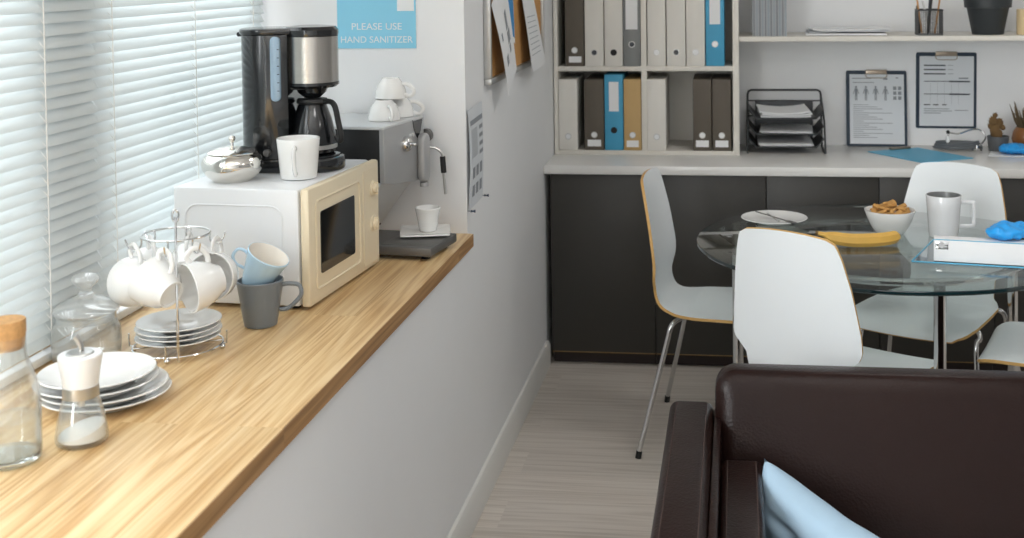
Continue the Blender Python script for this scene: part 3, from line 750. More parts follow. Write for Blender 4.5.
def file_box(x0, x1, zb, h, mat, lab, hole, hz, card=None, y=0, tilt=0, label=None):
    w_ = x1-x0
    t = thing('binder', lab, 'binder', (x0, YB+.004+y, zb), 0, 'binders in the bookcase')
    b = MB(); b.box(.0008, w_-.0008, 0, .27, 0, h, .0025)
    b.build('case', mat, t)
    RY = Matrix.Translation((w_/2, 0, hz)) @ Matrix.Rotation(PI/2, 4, 'X')
    k = MB(); k.lathe([(.0105, 0), (.0135, 0), (.0135, .002), (.0105, .002), (.0105, 0)], 24, T=RY); k.build('eyelet', 'alu' if hole != 'dark' else 'hole', t)
    k = MB(); k.lathe([(0, -.0), (.0107, -.0), (.0107, .0012), (0, .0012)], 24, T=RY); k.build('finger_hole', {'dark': 'hole', 'grey': 'ink_dark', 'light': 'paper'}[hole], t)
    if card:
        cx0, cx1, cz0, cz1 = card
        MB().box(cx0*w_, cx1*w_, -.001, 0, cz0, cz1).build('label_card', 'paper', t, smooth=0)
    return t
zl = WZ+.0185; zu = WZ+z2+.0005
sc_ = (.18, .8, .014, .042)
file_box(-.757, -.676, zl, .300, 'b_white', 'white binder first on the left in the lower row, against the bookcase side', 'light', .058)
file_box(-.648, -.563, zl, .300, 'b_brown', 'brown binder in the lower row left of the blue one', 'light', .065, (.16, .84, .016, .044))
file_box(-.561, -.481, zl, .320, 'b_blue', 'blue binder in the lower row with tall white label', 'dark', .085, (.25, .76, .165, .290))
file_box(-.480, -.405, zl, .300, 'b_tan', 'tan cardboard binder in the lower row beside the blue one', 'light', .065, (.16, .84, .014, .042))
file_box(-.381, -.301, zl, .300, 'b_white', 'white binder in the lower row just right of the divider', 'light', .058)
file_box(-.189, -.110, zl, .300, 'b_brown', 'left one of the two adjoining brown binders at lower right', 'light', .065, (.16, .84, .016, .044))
file_box(-.108, -.029, zl, .300, 'b_brown', 'right one of the two adjoining brown binders, against the bookcase end', 'light', .065, (.16, .84, .016, .044))
file_box(-.726, -.645, zu, .315, 'b_brown', 'brown binder first on the left in the upper row', 'light', .068, (.2, .86, .016, .042))
file_box(-.642, -.561, zu, .315, 'b_white', 'white binder in the upper row next to the brown one', 'grey', .058)
file_box(-.558, -.480, zu, .315, 'b_white', 'white binder with black finger hole beside the grey one, upper row', 'dark', .058)
file_box(-.479, -.405, zu, .315, 'b_grey', 'grey binder with white label in the upper row', 'grey', .092, (.16, .84, .155, .30))
file_box(-.377, -.299, zu, .315, 'b_white', 'cream binder in the upper row just right of the divider', 'light', .058)
file_box(-.296, -.216, zu, .315, 'b_white', 'white binder with grey finger hole in the upper right cell', 'grey', .058)
file_box(-.214, -.135, zu, .315, 'b_white', 'white binder left of the upper blue binder', 'light', .058)
file_box(-.133, -.054, zu, .315, 'b_blue', 'blue binder in the upper row with tall white label', 'light', .092, (.22, .78, .175, .31))

# wall shelf and the things on it
o = MB().box(BX1+XW+.0022, 2.2, YB-.002, YW-.0006, 1.294, 1.3145, .002).build('wall_shelf', 'case'); tag(o, 'long white wall shelf right of the bookcase', 'shelf')
SHZ = 1.3150
x = .062
for i in range(24):
    th = .0052+.0012*((i*7) % 3-1); h = .285-.003*((i*5) % 4)
    o = MB().box(0, th, 0, .21, 0, h, .0006).build('magazine', ['mags', 'mags_b', 'mags', 'mags_d'][(i*3) % 4], loc=(x, 5.15+.003*((i*3) % 3), SHZ)); x += th+.0007
    tag(o, 'slim magazine in the upright row on the wall shelf', 'magazine', 'magazines upright on the wall shelf')
for i in range(3):
    def fn(u, v, i=i): return ((u-.5)*.33, (v-.5)*.2, .002+.009*i+.004*math.sin(u*PI)*(i % 2)+.014*max(0, u-.7)*(i > 0)+.02*max(0, .12-u)*(i == 2))
    o = MB(); o.sheet(fn, 14, 3, .004+.0035*(i == 0)); o = o.build('paper_sheaf', 'paper' if i != 1 else 'paper_g', loc=(.452+.008*i, 5.27, SHZ+.003), rz=3*i-2, smooth=50)
    tag(o, ['lowest', 'middle', 'top curled'][i]+' sheaf of papers lying flat on the wall shelf', 'papers', 'papers lying on the shelf')

t = thing('pencil_cup', 'dark wire mesh pencil cup on the wall shelf', 'pencil cup', (.788, 5.205, SHZ), 0)
m = MB(); hw = .049
m.box(-hw, hw, -hw, hw, 0, .003)
for s in (-1, 1):
    for i in range(15):
        q = -hw+2*hw*i/14
        m.tube([(q, s*hw, 0), (q, s*hw, .103)], .0007, 4); m.tube([(s*hw, q, 0), (s*hw, q, .103)], .0007, 4)
    for i in range(12):
        z = .103*i/11
        m.tube([(-hw, s*hw, z), (hw, s*hw, z)], .0007, 4); m.tube([(s*hw, -hw, z), (s*hw, hw, z)], .0007, 4)
m.build('mesh_body', 'mesh_mid', t)
m = MB()
m.tube([(-hw, -hw, .104), (hw, -hw, .104), (hw, hw, .104), (-hw, hw, .104)], .003, 6, closed=True); m.build('rim', 'mesh_dark', t)
pens = [((-.03, -.02), (-.052, -.01, .17), .0036, 'pencil', 'brown pencil leaning left in the pencil cup'), ((.022, -.01), (.05, .01, .175), .0036, 'pencil', 'brown pencil leaning right in the pencil cup'),
        ((.0, .02), (.012, .03, .165), .006, 'navy', 'thick dark marker standing in the pencil cup'), ((-.01, -.03), (.008, -.02, .15), .0055, 'black_matte', 'black pen in the front of the pencil cup'),
        ((-.035, .015), (-.049+.006, .02, .122), .0065, 'black_matte', 'short black pen at the left rim of the pencil cup'), ((.01, .03), (-.02, .035, .14), .0045, 'steel_v', 'silver pen at the back of the pencil cup')]
for (a, e, r, mat, lab) in pens:
    m = MB(); A = Vector((a[0], a[1], .004)); E_ = Vector(e)
    m.tube([A, A.lerp(E_, .06), A.lerp(E_, .97), E_], [r*.3, r, r, r*.6], 8)
    o = m.build('pencil' if mat == 'pencil' else 'pen', mat, loc=(.788, 5.205, SHZ)); tag(o, lab, 'pen', 'pens in the pencil cup')

t = thing('plant_pot', 'large charcoal plant pot on the wall shelf', 'plant pot', (1.03, 5.23, SHZ), 0); t.scale = (.96, .96, .96)
MB().lathe([(0, 0), (.063, 0), (.066, .003), (.088, .115), (.098, .116), (.104, .196), (.102, .2), (.094, .2), (.09, .185), (0, .18)], 40).build('pot', 'pot_dark', t)
MB().lathe([(0, .183), (.088, .181), (.089, .178), (0, .176)], 32).build('soil', 'soil', t)
o = MB().lathe([(0, 0), (.05, 0), (.051, .003), (.051, .1), (.049, .104), (.03, .102), (0, .1015)], 36).build('candle', 'candle', loc=(1.19, 5.2, SHZ)); tag(o, 'beige pillar candle right of the charcoal pot', 'candle')

# ------------------------------------------------------------------ things on the worktop
WS = WZ+.0005
t = thing('document_tray', 'three-tier dark wire document tray on the worktop', 'document tray', (.2, 5.18, WS), 0)
fr = MB(); hw = .158
for y in (.03, .22):
    P = [(-hw-.003, y-.012, 0), (-hw, y, .228), (-hw+.004, y, .240), (-hw+.015, y, .246), (hw-.015, y, .246), (hw-.004, y, .240), (hw, y, .228), (hw+.003, y-.012, 0)] if y > .1 else None
    if P: fr.tube(P, .0048, 8)
for s in (-1, 1):
    fr.tube([(s*(hw+.004), .0, .0), (s*(hw+.001), .02, .13), (s*hw, .205, .222)], .0042, 8)
    fr.tube([(s*(hw+.003), .0, .004), (s*(hw+.003), .21, .004)], .0042, 8)
fr.build('frame', 'mesh_dark', t)
for zt in (.026, .08, .147):
    m = MB()
    m.box(-.125, .125, 0, .24, zt, zt+.003)
    for s in (-1, 1):
        m.sheet(lambda u, v: (s*(.125+.03*u), v*.24, zt+.0015+u*.035), 2, 2, .003)
    m.sheet(lambda u, v: (-.125+v*.25, .24+.004*u, zt+.0015+u*.05), 2, 2, .003)
    m.tube([(-.155, 0, zt+.036), (-.125, 0, zt+.0015), (.125, 0, zt+.0015), (.155, 0, zt+.036)], .0032, 6)
    m.tube([(-.155, .24, zt+.05), (.155, .24, zt+.05)], .003, 6)
    m.build('tray', 'mesh_dark', t)
for (zt, hh, lab, rz, wd) in ((.026, .012, 'papers in the bottom level of the document tray', 1, .22), (.08, .008, 'thin papers in the middle level of the document tray', -3, .21), (.147, .022, 'thick loose papers in the top level of the document tray', 3, .21)):
    m = MB()
    nsh = 3
    for q in range(nsh):
        def fn(u, v, q=q): return ((u-.5)*wd+.006*math.sin(q*2.3), v*.215+.008-.004*q, .0025+hh*q/nsh+.010*(2*u-1)**2*(zt > .14)*(q+1)/3+.006*v*(q+1)/3)
        m.sheet(fn, 8, 4, hh/nsh*.8)
    o = m.build('paper_stack', 'paper', loc=(.2, 5.183, WS+zt+.0025), rz=rz, smooth=50); tag(o, lab, 'papers', 'papers in the document tray')

def clipboard(lab, x0, x1, z0, z1, yb, yt, roll, plab, marks, figures=False):
    w_, h_ = x1-x0, z1-z0
    ang = math.atan2(yt-yb, h_)
    T = Matrix.Translation((x0+w_/2, yb, z0)) @ Matrix.Rotation(roll, 4, 'Y') @ Matrix.Rotation(-ang, 4, 'X')
    t = thing('clipboard', lab, 'clipboard'); t.matrix_world = T
    MB().prism(rrect(-w_/2, w_/2, 0, h_, .008), -.003, 0, T=XZ).build('board', 'navy', t)
    c = MB(); c.box(-.045, .045, -.006, -.0002, h_-.016, h_+.004, .002); c.tube(smooth_path([(-.045, -.004, h_-.012), (-.04, -.005, h_-.03), (0, -.005, h_-.032), (.04, -.005, h_-.03), (.045, -.004, h_-.012)], 4), .0018, 6)
    c.build('clip', 'clip', t)
    p = MB().box(-w_/2+.015, w_/2-.012, -.0014, -.0004, .01, h_-.0165).build('form_sheet', 'paper_g', smooth=0)
    p.matrix_world = T; tag(p, plab, 'form', None)
    k = MB(); k2 = MB()
    pw = w_-.027; px0 = -w_/2+.015
    for (u0, u1, v0, v1, dk) in marks:
        (k2 if dk else k).box(px0+u0*pw, px0+u1*pw, -.0018, -.0014, .01+(1-v1)*(h_-.024), .01+(1-v0)*(h_-.024))
    if figures:
        for i in range(4):
            cx = px0+pw*(.12+.18*i); zb = .01+.62*(h_-.024); s = .062
            k.lathe([(0, 0), (.005, 0), (.005, .0004), (0, .0004)], 12, T=Matrix.Translation((cx, -.0014, zb+s*.93)) @ Matrix.Rotation(PI/2, 4, 'X'))
            k.box(cx-.005, cx+.005, -.0018, -.0014, zb+s*.42, zb+s*.84)
            for sgn in (-1, 1):
                k.box(cx+sgn*.0028-.002, cx+sgn*.0028+.002, -.0018, -.0014, zb, zb+s*.45)
                k.tube([(cx+sgn*.005, -.0016, zb+s*.8), (cx+sgn*.012, -.0016, zb+s*.45)], .0014, 4)
        for i in range(2):
            for j in range(3): k.box(px0+pw*(.80+.09*i), px0+pw*(.86+.09*i), -.0018, -.0014, .01+(.63+.07*j)*(h_-.024), .01+(.68+.07*j)*(h_-.024))
    k.build('print', 'ink', p, smooth=0)
    if len(k2.bm.verts): k2.build('heading', 'ink_dark', p, smooth=0)
    else: k2.bm.free()
mk = [(.05, .4, .06, .072, 0), (.62, .7, .06, .085, 0), (.85, .9, .05, .065, 0), (.06, .45, .12, .13, 0)]
for i in range(17): mk.append((.06, (.35, .6, .78, .5, .25)[(i*3) % 5], .44+i*.029, .448+i*.029, 0))
clipboard('clipboard with body-figure form leaning on the back wall, left of the hanging one', .468, .727, WS+.001, 1.148, 5.40, 5.444, math.radians(.3), 'printed form with four body outlines on the leaning clipboard', mk, True)
mk = []
for v in (.13, .19, .25): mk.append((.08, .48, v, v+.018, 1)); mk.append((.52, .62, v+.004, v+.011, 0))
for v in (.36, .54): mk.append((.08, .93, v, v+.01, 1)); mk.append((.55, .93, v-.004, v+.016, 1))
for i in range(5): mk.append((.2+.13*i, .203+.13*i, .38, .70, 0))
mk += [(.08, .2, .69, .705, 1), (.25, .35, .69, .705, 1), (.42, .5, .69, .705, 1), (.08, .55, .75, .76, 0), (.08, .6, .78, .79, 0), (.65, .9, .77, .78, 0), (.08, .4, .81, .82, 0), (.72, .9, .31, .33, 0)]
clipboard('clipboard hanging on the back wall above the stethoscope', .768, 1.024, .893, 1.224, 5.4466, 5.4466, math.radians(.4), 'printed table form on the hanging clipboard', mk)

t = thing('blue_clipboard', 'blue clipboard lying flat on the worktop behind the rear chair', 'clipboard', (.735, 5.165, WS), 0)
q = [(.542-.735, 5.243-5.165), (.724-.735, 4.965-5.165), (.945-.735, 5.09-5.165), (.765-.735, 5.36-5.165)]
MB().prism(q, 0, .003).build('board', 'folder_blue', t, smooth=0)
a0 = Vector((q[0][0], q[0][1], 0)); a1 = Vector((q[3][0], q[3][1], 0)); mid = a0.lerp(a1, .62); ang = math.atan2(a1.y-a0.y, a1.x-a0.x)
MB().box(-.05, .05, -.016, .004, .003, .013, .003, T=Matrix.Translation(mid) @ Matrix.Rotation(ang, 4, 'Z')).build('clip', 'clip', t)

t = thing('stethoscope', 'grey stethoscope coiled on the worktop under the hanging clipboard', 'stethoscope', (.925, 5.33, WS), 0)
m = MB(); P = []
for i in range(66):
    a = 2*PI*i/22; P.append((.098*math.cos(a)*(1-.06*math.floor(i/22)), .05*math.sin(a)*(1-.1*math.floor(i/22)), .006+.011*i/22*.9))
m.tube(P, .0062, 8); m.build('tubing', 'steth', t)
m = MB(); m.tube(smooth_path([(-.045, -.02, .018), (-.045, -.03, .05), (-.04, -.03, .074), (.0, -.02, .07), (.055, 0, .085), (.095, .01, .083), (.115, .0, .055), (.095, -.02, .03), (.07, -.03, .012)], 6), .0035, 8); m.build('binaural', 'chrome', t)
m = MB(); m.lathe([(0, 0), (.006, .002), (.008, .01), (.004, .016), (0, .017)], 14, T=Matrix.Translation((-.045, -.03, .07))); m.build('ear_tip', 'black_matte', t)
m = MB(); m.tube([(-.046, -.03, .03), (-.044, -.031, .062)], .009, 10); m.build('collar', 'plastic_w', t)
m = MB(); m.lathe([(0, 0), (.022, 0), (.024, .004), (.018, .012), (.008, .014), (.007, .024), (0, .024)], 24, T=Matrix.Translation((.072, -.04, .0))); m.build('chestpiece', 'chrome', t)

def lump(m, c, r, mat=None, sx=1, sy=1, sz=1, seg=10):
    m.lathe([(0, -r*sz)]+[(r*math.cos(math.radians(a)), r*sz*math.sin(math.radians(a))) for a in (-60, -30, 0, 30, 60)]+[(0, r*sz)], seg, T=Matrix.Translation(c), sx=sx, sy=sy)
t = thing('potted_cactus', 'small brown cactus in a dark grey pot on the worktop', 'potted plant', (1.085, 5.30, WS), 0)
MB().lathe([(0, 0), (.036, 0), (.038, .003), (.045, .06), (.044, .063), (.039, .063), (.037, .055), (0, .052)], 28).build('pot', 'pot_grey', t)
m = MB()
for c, r, s in (((-.012, 0, .085), .022, 1.5), ((-.02, 0, .125), .018, 1.2), ((.006, .004, .115), .017, 1.4), ((-.002, -.004, .072), .02, 1.2), ((-.028, .002, .105), .014, 1.1), ((-.012, .0, .15), .011, 1), ((.02, 0, .098), .011, 1)):
    lump(m, c, r, sz=s)
    for k in range(10):
        a = random.uniform(0, 2*PI); e = random.uniform(-.2, 1.2); d_ = Vector((math.cos(a)*math.cos(e), math.sin(a)*math.cos(e), math.sin(e)*s))
        m.tube([Vector(c)+d_*r*.9, Vector(c)+d_*r*1.25], [.0014, .0005], 4)
m.build('cactus', 'cactus', t)
t = thing('potted_cactus', 'spiky dry plant in a round amber pot at the right edge of the worktop', 'potted plant', (1.215, 5.37, WS), 0)
MB().lathe([(0, 0), (.035, 0), (.05, .012), (.06, .04), (.055, .07), (.044, .088), (.04, .092), (.036, .088), (.04, .08), (0, .076)], 28).build('pot', 'pot_amber', t)
m = MB()
for k in range(46):
    a = random.uniform(0, 2*PI); r0 = random.uniform(0, .03); e = random.uniform(.015, .05)
    m.tube([(r0*math.cos(a), r0*math.sin(a), .078), ((r0+e*.5)*math.cos(a), (r0+e*.5)*math.sin(a), .12), ((r0+e)*math.cos(a), (r0+e)*math.sin(a), random.uniform(.14, .2))], [.004, .0042, .001], 5)
m.build('foliage', 'cactus2', t)

def glove(name, lab, loc, rz, s=1.0, seed=1, grp=None):
    """a crumpled nitrile glove: a folded palm with five flopped fingers"""
    from mathutils import noise
    rnd = random.Random(seed); m = MB(); off = Vector((seed*3.1, seed*1.7, 0))
    b = bmesh.new(); nu, nv = 26, 40
    def palm(u, v):
        a = 2*PI*v; e = math.sin(PI*min(1, max(0, .04+u*.92)))**.45
        p = Vector((u*.125-.03, .052*e*math.cos(a), .021+.020*e*math.sin(a)))
        n = noise.noise(p*42+off)*.011+noise.noise(p*95+off)*.005
        p += Vector((.3*n, n*math.cos(a), n*math.sin(a)))
        p.z = max(.0005, p.z); return p*s
    V = [[b.verts.new(palm(i/nu, j/nv)) for j in range(nv)] for i in range(nu+1)]
    for i in range(nu):
        for j in range(nv): b.faces.new((V[i][j], V[i+1][j], V[i+1][(j+1) % nv], V[i][(j+1) % nv]))
    b.faces.new(V[-1]); b.faces.new(V[0][::-1])
    bmesh.ops.recalc_face_normals(b, faces=b.faces[:]); m._merge(b)
    for i in range(5):
        y = -.034+.022*i if i < 4 else .046; L = (.058, .072, .07, .056, .05)[i]; bend = rnd.uniform(-.03, .03); x0 = .07 if i < 4 else .02
        P = smooth_path([(x0, y, .02), (x0+.02+L*.4, y+bend*.4, .026+rnd.uniform(-.004, .012)), (x0+.02+L*.75, y+bend, .014+rnd.uniform(0, .012)), (x0+.02+L, y+bend*1.5, .011)], 7)
        n = len(P); m.tube([p*s for p in P], [s*(.0118-.0035*k/n)*(1+.22*noise.noise(P[k]*120+off)) for k in range(n)], 12, flat=.75)
    o = m.build(name, 'nitrile', loc=loc, rz=rz, smooth=55); tag(o, lab, 'glove', grp); return o
glove('rubber_glove', 'crumpled blue glove on white paper at the right end of the worktop', (1.10, 5.205, WS+.002), -5, 1.0, 3)
o = MB().prism([(-.10, -.04), (.10, -.06), (.12, .10), (-.06, .10)], 0, .0018).build('paper_sheet', 'paper', loc=(1.115, 5.19, WS), smooth=0); tag(o, 'white paper sheet under the blue glove on the worktop', 'paper')

# ------------------------------------------------------------------ glass table and what is on it
TC = Vector((.477, 4.007, 0)); TZ = .72
t = thing('glass_table', 'round clear glass table on chrome legs', 'table', TC, 0)
m = MB(); R = .615
m.lathe([(0, TZ-.013), (R-.003, TZ-.013)], 96); 
m.lathe([(R-.003, TZ), (0, TZ)], 96)
m.mi = 1
m.lathe([(R-.003, TZ-.013), (R, TZ-.009), (R, TZ-.002), (R-.003, TZ)], 96)
bmesh.ops.remove_doubles(m.bm, verts=m.bm.verts[:], dist=1e-5); bmesh.ops.recalc_face_normals(m.bm, faces=m.bm.faces[:])
m.build('table_top', ['table_glass', 'table_edge'], t)
m = MB(); m.tube([(.42*math.cos(2*PI*i/64), .42*math.sin(2*PI*i/64), TZ-.026) for i in range(64)], .012, 10, closed=True); m.build('support_ring', 'chrome', t)
for a in (-80, 27, 190):
    d_ = Vector((math.cos(math.radians(a)), math.sin(math.radians(a)), 0))
    m = MB(); m.tube([d_*.49, d_*.49+Vector((0, 0, TZ-.0315))], .0175, 20)
    m.tube([d_*.49+Vector((0, 0, TZ-.03)), d_*.42+Vector((0, 0, TZ-.027))], .010, 10)
    lg = m.build('leg', 'chrome', t)
    MB().lathe([(0, TZ-.0325), (.016, TZ-.0325), (.016, TZ-.0135), (0, TZ-.0135)], 20, T=Matrix.Translation(d_*.49)).build('pad', 'dark_grey', lg)
TS = TZ+.0005
o = MB().lathe([(0, .003), (.06, .002), (.062, 0), (.068, 0), (.07, .003), (.09, .007), (.113, .013), (.115, .0145), (.113, .016), (.09, .0105), (.07, .007), (0, .006)], 56).build('plate', 'ceramic', loc=(.122, 4.285, TS)); tag(o, 'white plate on the glass table behind the front chair', 'plate')
for (a, bb, lab, nm) in (((.06, 4.34), (.165, 4.205), 'dark metal fork laid across the white plate', 'fork'), ((.10, 4.31), (.135, 4.20), 'short dark knife resting beside the fork on the plate', 'knife')):
    A = Vector((*a, TS+.022)); E_ = Vector((*bb, TS+.018)); m = MB()
    m.tube([A, A.lerp(E_, .3), A.lerp(E_, .7), E_], [.0045, .003, .003, .005], 8, flat=.5)
    if nm == 'fork':
        dd = (E_-A).normalized(); sd = dd.cross(Vector((0, 0, 1)))
        m.tube([E_-sd*.009, E_+sd*.009], .002, 6)
        for k in (-1, -.33, .33, 1): m.tube([E_+sd*.009*k, E_+sd*.009*k+dd*.035], .0014, 5)
    o = m.build(nm, 'steel_v' if nm == 'knife' else 'dark_grey'); tag(o, lab, nm)

o = MB().lathe([(0, .002), (.044, 0), (.047, .002), (.06, .02), (.074, .05), (.083, .076), (.0825, .078), (.08, .078), (.0795, .076), (.07, .048), (.056, .02), (.04, .008), (0, .007)], 48).build('bowl', 'ceramic', loc=(.497, 4.125, TS)); tag(o, 'white bowl of brown snacks on the glass table', 'bowl')
k = 0; rnd = random.Random(5)
for layer, (n, rad, z) in enumerate(((9, .045, .060), (11, .052, .074), (8, .036, .085), (4, .014, .096))):
    for i in range(n):
        a = 2*PI*i/n+layer*.5; L = .042+.008*rnd.random(); m = MB()
        m.box(-L/2, L/2, -.0075, .0075, -.004, .004, .002)
        o = m.build('cracker', 'snack', loc=(.497+rad*math.cos(a), 4.125+rad*math.sin(a), TS+z))
        o.rotation_euler = (rnd.uniform(-.5, .5), rnd.uniform(-.4, .4), a+rnd.uniform(-.9, .9)+PI/2*(layer % 2))
        tag(o, 'brown rye cracker piece in the white bowl', 'cracker', 'cracker pieces in the white bowl'); k += 1
mug('mug', 'tall white mug with grey inside on the glass table', (.664, 4.085, TS), 2, .046, .0565, .137, .004, 'ceramic_pg', 'ceramic_in', hr=.0055, flat=1.2,
    handle=[(.053, .112), (.066, .113), (.09, .112), (.096, .104), (.096, .045), (.09, .036), (.07, .034), (.047, .034)])
# banana
t = thing('banana', 'ripe banana lying on the glass table beside the bowl', 'banana', (.395, 3.925, TS), 9)
P = smooth_path([(-.145, .02, .040), (-.125, .012, .036), (-.10, .004, .028), (-.05, -.010, .0225), (0, -.014, .022), (.055, -.008, .023), (.095, .006, .026), (.112, .014, .029)], 5); n = len(P)
def br(u):
    if u < .14: return .006+.002*u/.14
    if u < .34: return .008+.0125*math.sin((u-.14)/.2*PI/2)
    if u < .82: return .0205+.0012*math.sin((u-.34)/.48*PI)
    return .0205-.0115*((u-.82)/.18)**1.8
MB().tube(P, [br(i/(n-1)) for i in range(n)], 7).build('fruit', 'banana', t, smooth=28)
MB().tube([(-.152, .0225, .0415), (-.144, .0195, .040)], .0068, 8).build('stem_tip', 'banana_tip', t)
MB().tube([(.111, .0135, .029), (.117, .016, .030)], [.0075, .004], 8).build('blossom_tip', 'banana_tip', t)

# folder with the white ring binder and glove
a_ = math.radians(-14)
t = thing('plastic_folder', 'glossy grey folder with blue edges under the white binder on the table', 'folder', (.512, 3.722, TS), -10)
MB().prism([(0, 0), (.36, 0), (.42, .30), (.06, .33)], 0, .003).build('cover', 'folder_dark', t, smooth=0)
m = MB(); m.tube([(0, 0, .0032), (.36, 0, .0032)], .0022, 6); m.tube([(0, 0, .0032), (.06, .33, .0032)], .0022, 6); m.build('blue_edging', 'folder_blue', t)
t = thing('ring_binder', 'narrow white binder standing on its long edge on the glass table under the blue glove', 'binder', (.576, 3.722, TS+.0058), -10)
m = MB(); m.box(0, .32, 0, .004, 0, .064, .001); m.box(0, .32, .004, .058, 0, .003, .001); m.box(0, .32, .004, .058, .061, .064, .001)
m.build('cover', 'paper', t)
MB().box(.004, .316, .0045, .055, .0035, .0605, .001).build('pages', 'paper', t)
m = MB(); m.box(.006, .042, -.0012, .0, .036, .058, .0005); m.lathe([(0, 0), (.009, 0), (.009, .003), (0, .003)], 20, T=Matrix.Translation((.022, -.001, .05)) @ Matrix.Rotation(PI/2, 4, 'X')); m.build('metal_clip', 'chrome', t)
MB().box(0, .32, -.0004, .0042, .0635, .0652).build('blue_edging', 'folder_blue', t, smooth=0)
glove('rubber_glove', 'crumpled blue glove on the white ring binder', (.765, 3.735, TS+.0712), -150+180, 1.0, 8)

# ------------------------------------------------------------------ chairs
def make_chair(label):
    t = thing('dining_chair', label, 'chair', (0, 0, 0), 0, 'white chairs around the glass table')
    prof = smooth_path([(0, .312, .430), (0, .298, .444), (0, .25, .453), (0, .08, .453), (0, -.06, .452), (0, -.135, .455), (0, -.178, .472), (0, -.199, .507), (0, -.207, .56), (0, -.214, .64), (0, -.226, .74), (0, -.243, .845), (0, -.252, .893)], 8)
    L = [0]
    for a, b in zip(prof, prof[1:]): L.append(L[-1]+(b-a).length)
    def at(s):
        s *= L[-1]
        for i in range(len(L)-1):
            if L[i+1] >= s: return prof[i].lerp(prof[i+1], (s-L[i])/(L[i+1]-L[i]+1e-9)), s
        return prof[-1], s
    ZK = [(.47, .300), (.505, .297), (.535, .305), (.555, .345), (.572, .386), (.59, .398), (.64, .392), (.76, .357), (.84, .322), (.872, .300), (.885, .285), (.8935, .245)]
    YK = [(-.312, .33), (-.30, .385), (-.28, .415), (-.22, .43), (-.07, .42), (.06, .40), (.12, .355), (.15, .315), (.18, .300)]
    def wid(p):
        K, q = (ZK, p.z) if p.z > .47 and p.y < 0 else (YK, -p.y)
        if q <= K[0][0]: return K[0][1]
        for (a, wa), (b, wb) in zip(K, K[1:]):
            if q <= b: return wa+(wb-wa)*(q-a)/(b-a)
        return K[-1][1]
    def fn(u, v):
        p, s = at(v); w_ = wid(p); x = (u-.5)*w_
        back = max(0, (v-.5)/.5)
        return (x, p.y+.022*(2*u-1)**2*min(1, back*2.5)*(w_/.39)**2, p.z+.010*(1-(2*u-1)**2)*max(0, (v-.9)/.1)-.006*(1-(2*u-1)**2)*(v < .42))
    m = MB(); m.sheet(fn, 14, 80, .0095, edge_mi=1); m.build('seat_shell', ['chair', 'birch'], t, smooth=50)
    fr = MB(); 
    for s in (-1, 1): fr.tube([(s*.09, .12, .433), (s*.09, -.12, .433)], .0085, 10)
    fr.build('seat_frame', 'chrome', t)
    for s in (-1, 1):
        for f in (-1, 1):
            ft = (s*.265, -.235, .012) if f < 0 else (s*.235, .225, .012)
            top = (s*.205, -.150, .36) if f < 0 else (s*.195, .165, .36)
            P = smooth_path([(s*.06, f*.085, .433), (s*.15, f*.118, .433), (s*.188, f*.132, .427), (s*.2, f*.14, .404), top, ft], 5)
            lg = MB(); lg.tube(P, .0085, 12); lg = lg.build('leg', 'chrome', t)
            d_ = (Vector(ft)-Vector(top)).normalized()
            MB().tube([Vector(ft)-d_*.012, Vector((ft[0], ft[1], 0))+Vector((d_.x, d_.y, 0))*.004], .0098, 12).build('rubber_foot', 'rubber', lg)
    return t
c0 = make_chair('white chair left of the table, facing right')
c0.location = (-.068, 4.19, 0); c0.rotation_euler = (0, 0, math.radians(-7-90))
dup(c0, 'white chair with its back to us, directly behind the sofa', (.256, 3.506, 0), 57-90)
dup(c0, 'white chair behind the table with its back to the worktop', (.655, 4.235, 0), -118-90)
dup(c0, 'white chair at the right edge with only its seat in view', (1.05, 3.755, 0), 160-90)

# ------------------------------------------------------------------ sofa and pillow
t = thing('leather_sofa', 'dark brown leather sofa in the foreground', 'sofa', (0, 2.3, 0), 0)
def cushion(name, x0, x1, y0, y1, z0, z1, bev, puff=.0, mat='leather', lean=0):
    m = MB(); m.box(x0, x1, y0, y1, z0, z1, bev, 5)
    for v in m.bm.verts:
        if lean: v.co.y += lean*(v.co.z-z0)/(z1-z0)
    return m.build(name, mat, t, smooth=60)
m = MB(); m.box(-.058, 1.62, .385, .60, .20, .676, .05, 8)
for v in m.bm.verts:
    k = (v.co.z-.2)/.474; q = max(0, min(1, (.60-v.co.y)/.215))
    v.co.y += .135*k*q
m.build('backrest', 'leather', t, smooth=60)
MB().box(-.0612, -.0442, -.29, .572, .06, .572, .004).build('gap_filler', 'leather', t)  # added dark filler so the gap between arm and backrest reads as shade
cushion('arm', -.166, -.062, -.30, .585, .05, .587, .022)
cushion('arm', 1.625, 1.73, -.30, .585, .05, .587, .022)
cushion('arm_pad', -.043, .046, -.30, .375, .22, .533, .016)
cushion('arm_pad', 1.53, 1.615, -.30, .375, .22, .533, .016)
cushion('seat_cushion', .05, .785, -.32, .38, .18, .30, .03)
cushion('seat_cushion', .79, 1.525, -.32, .38, .18, .30, .03)
cushion('base', -.06, 1.62, -.28, .58, .06, .178, .01)
m = MB()
for x in (-.148, -.078): m.tube([(x, -.28, .5868), (x, .555, .5868)], .0012, 5)
for x in (-.029, .033): m.tube([(x, -.28, .5328), (x, .362, .5328)], .0012, 5)
m.tube([(-.03, .535, .6705), (1.58, .535, .6705)], .0012, 5)
m.build('stitching', 'thread', t)
for x in (-.11, 1.68):
    for y in (-.26, .54):
        MB().lathe([(0, 0), (.02, 0), (.025, .05), (0, .05)], 16, T=Matrix.Translation((x, y, 0))).build('foot', 'black_matte', t)

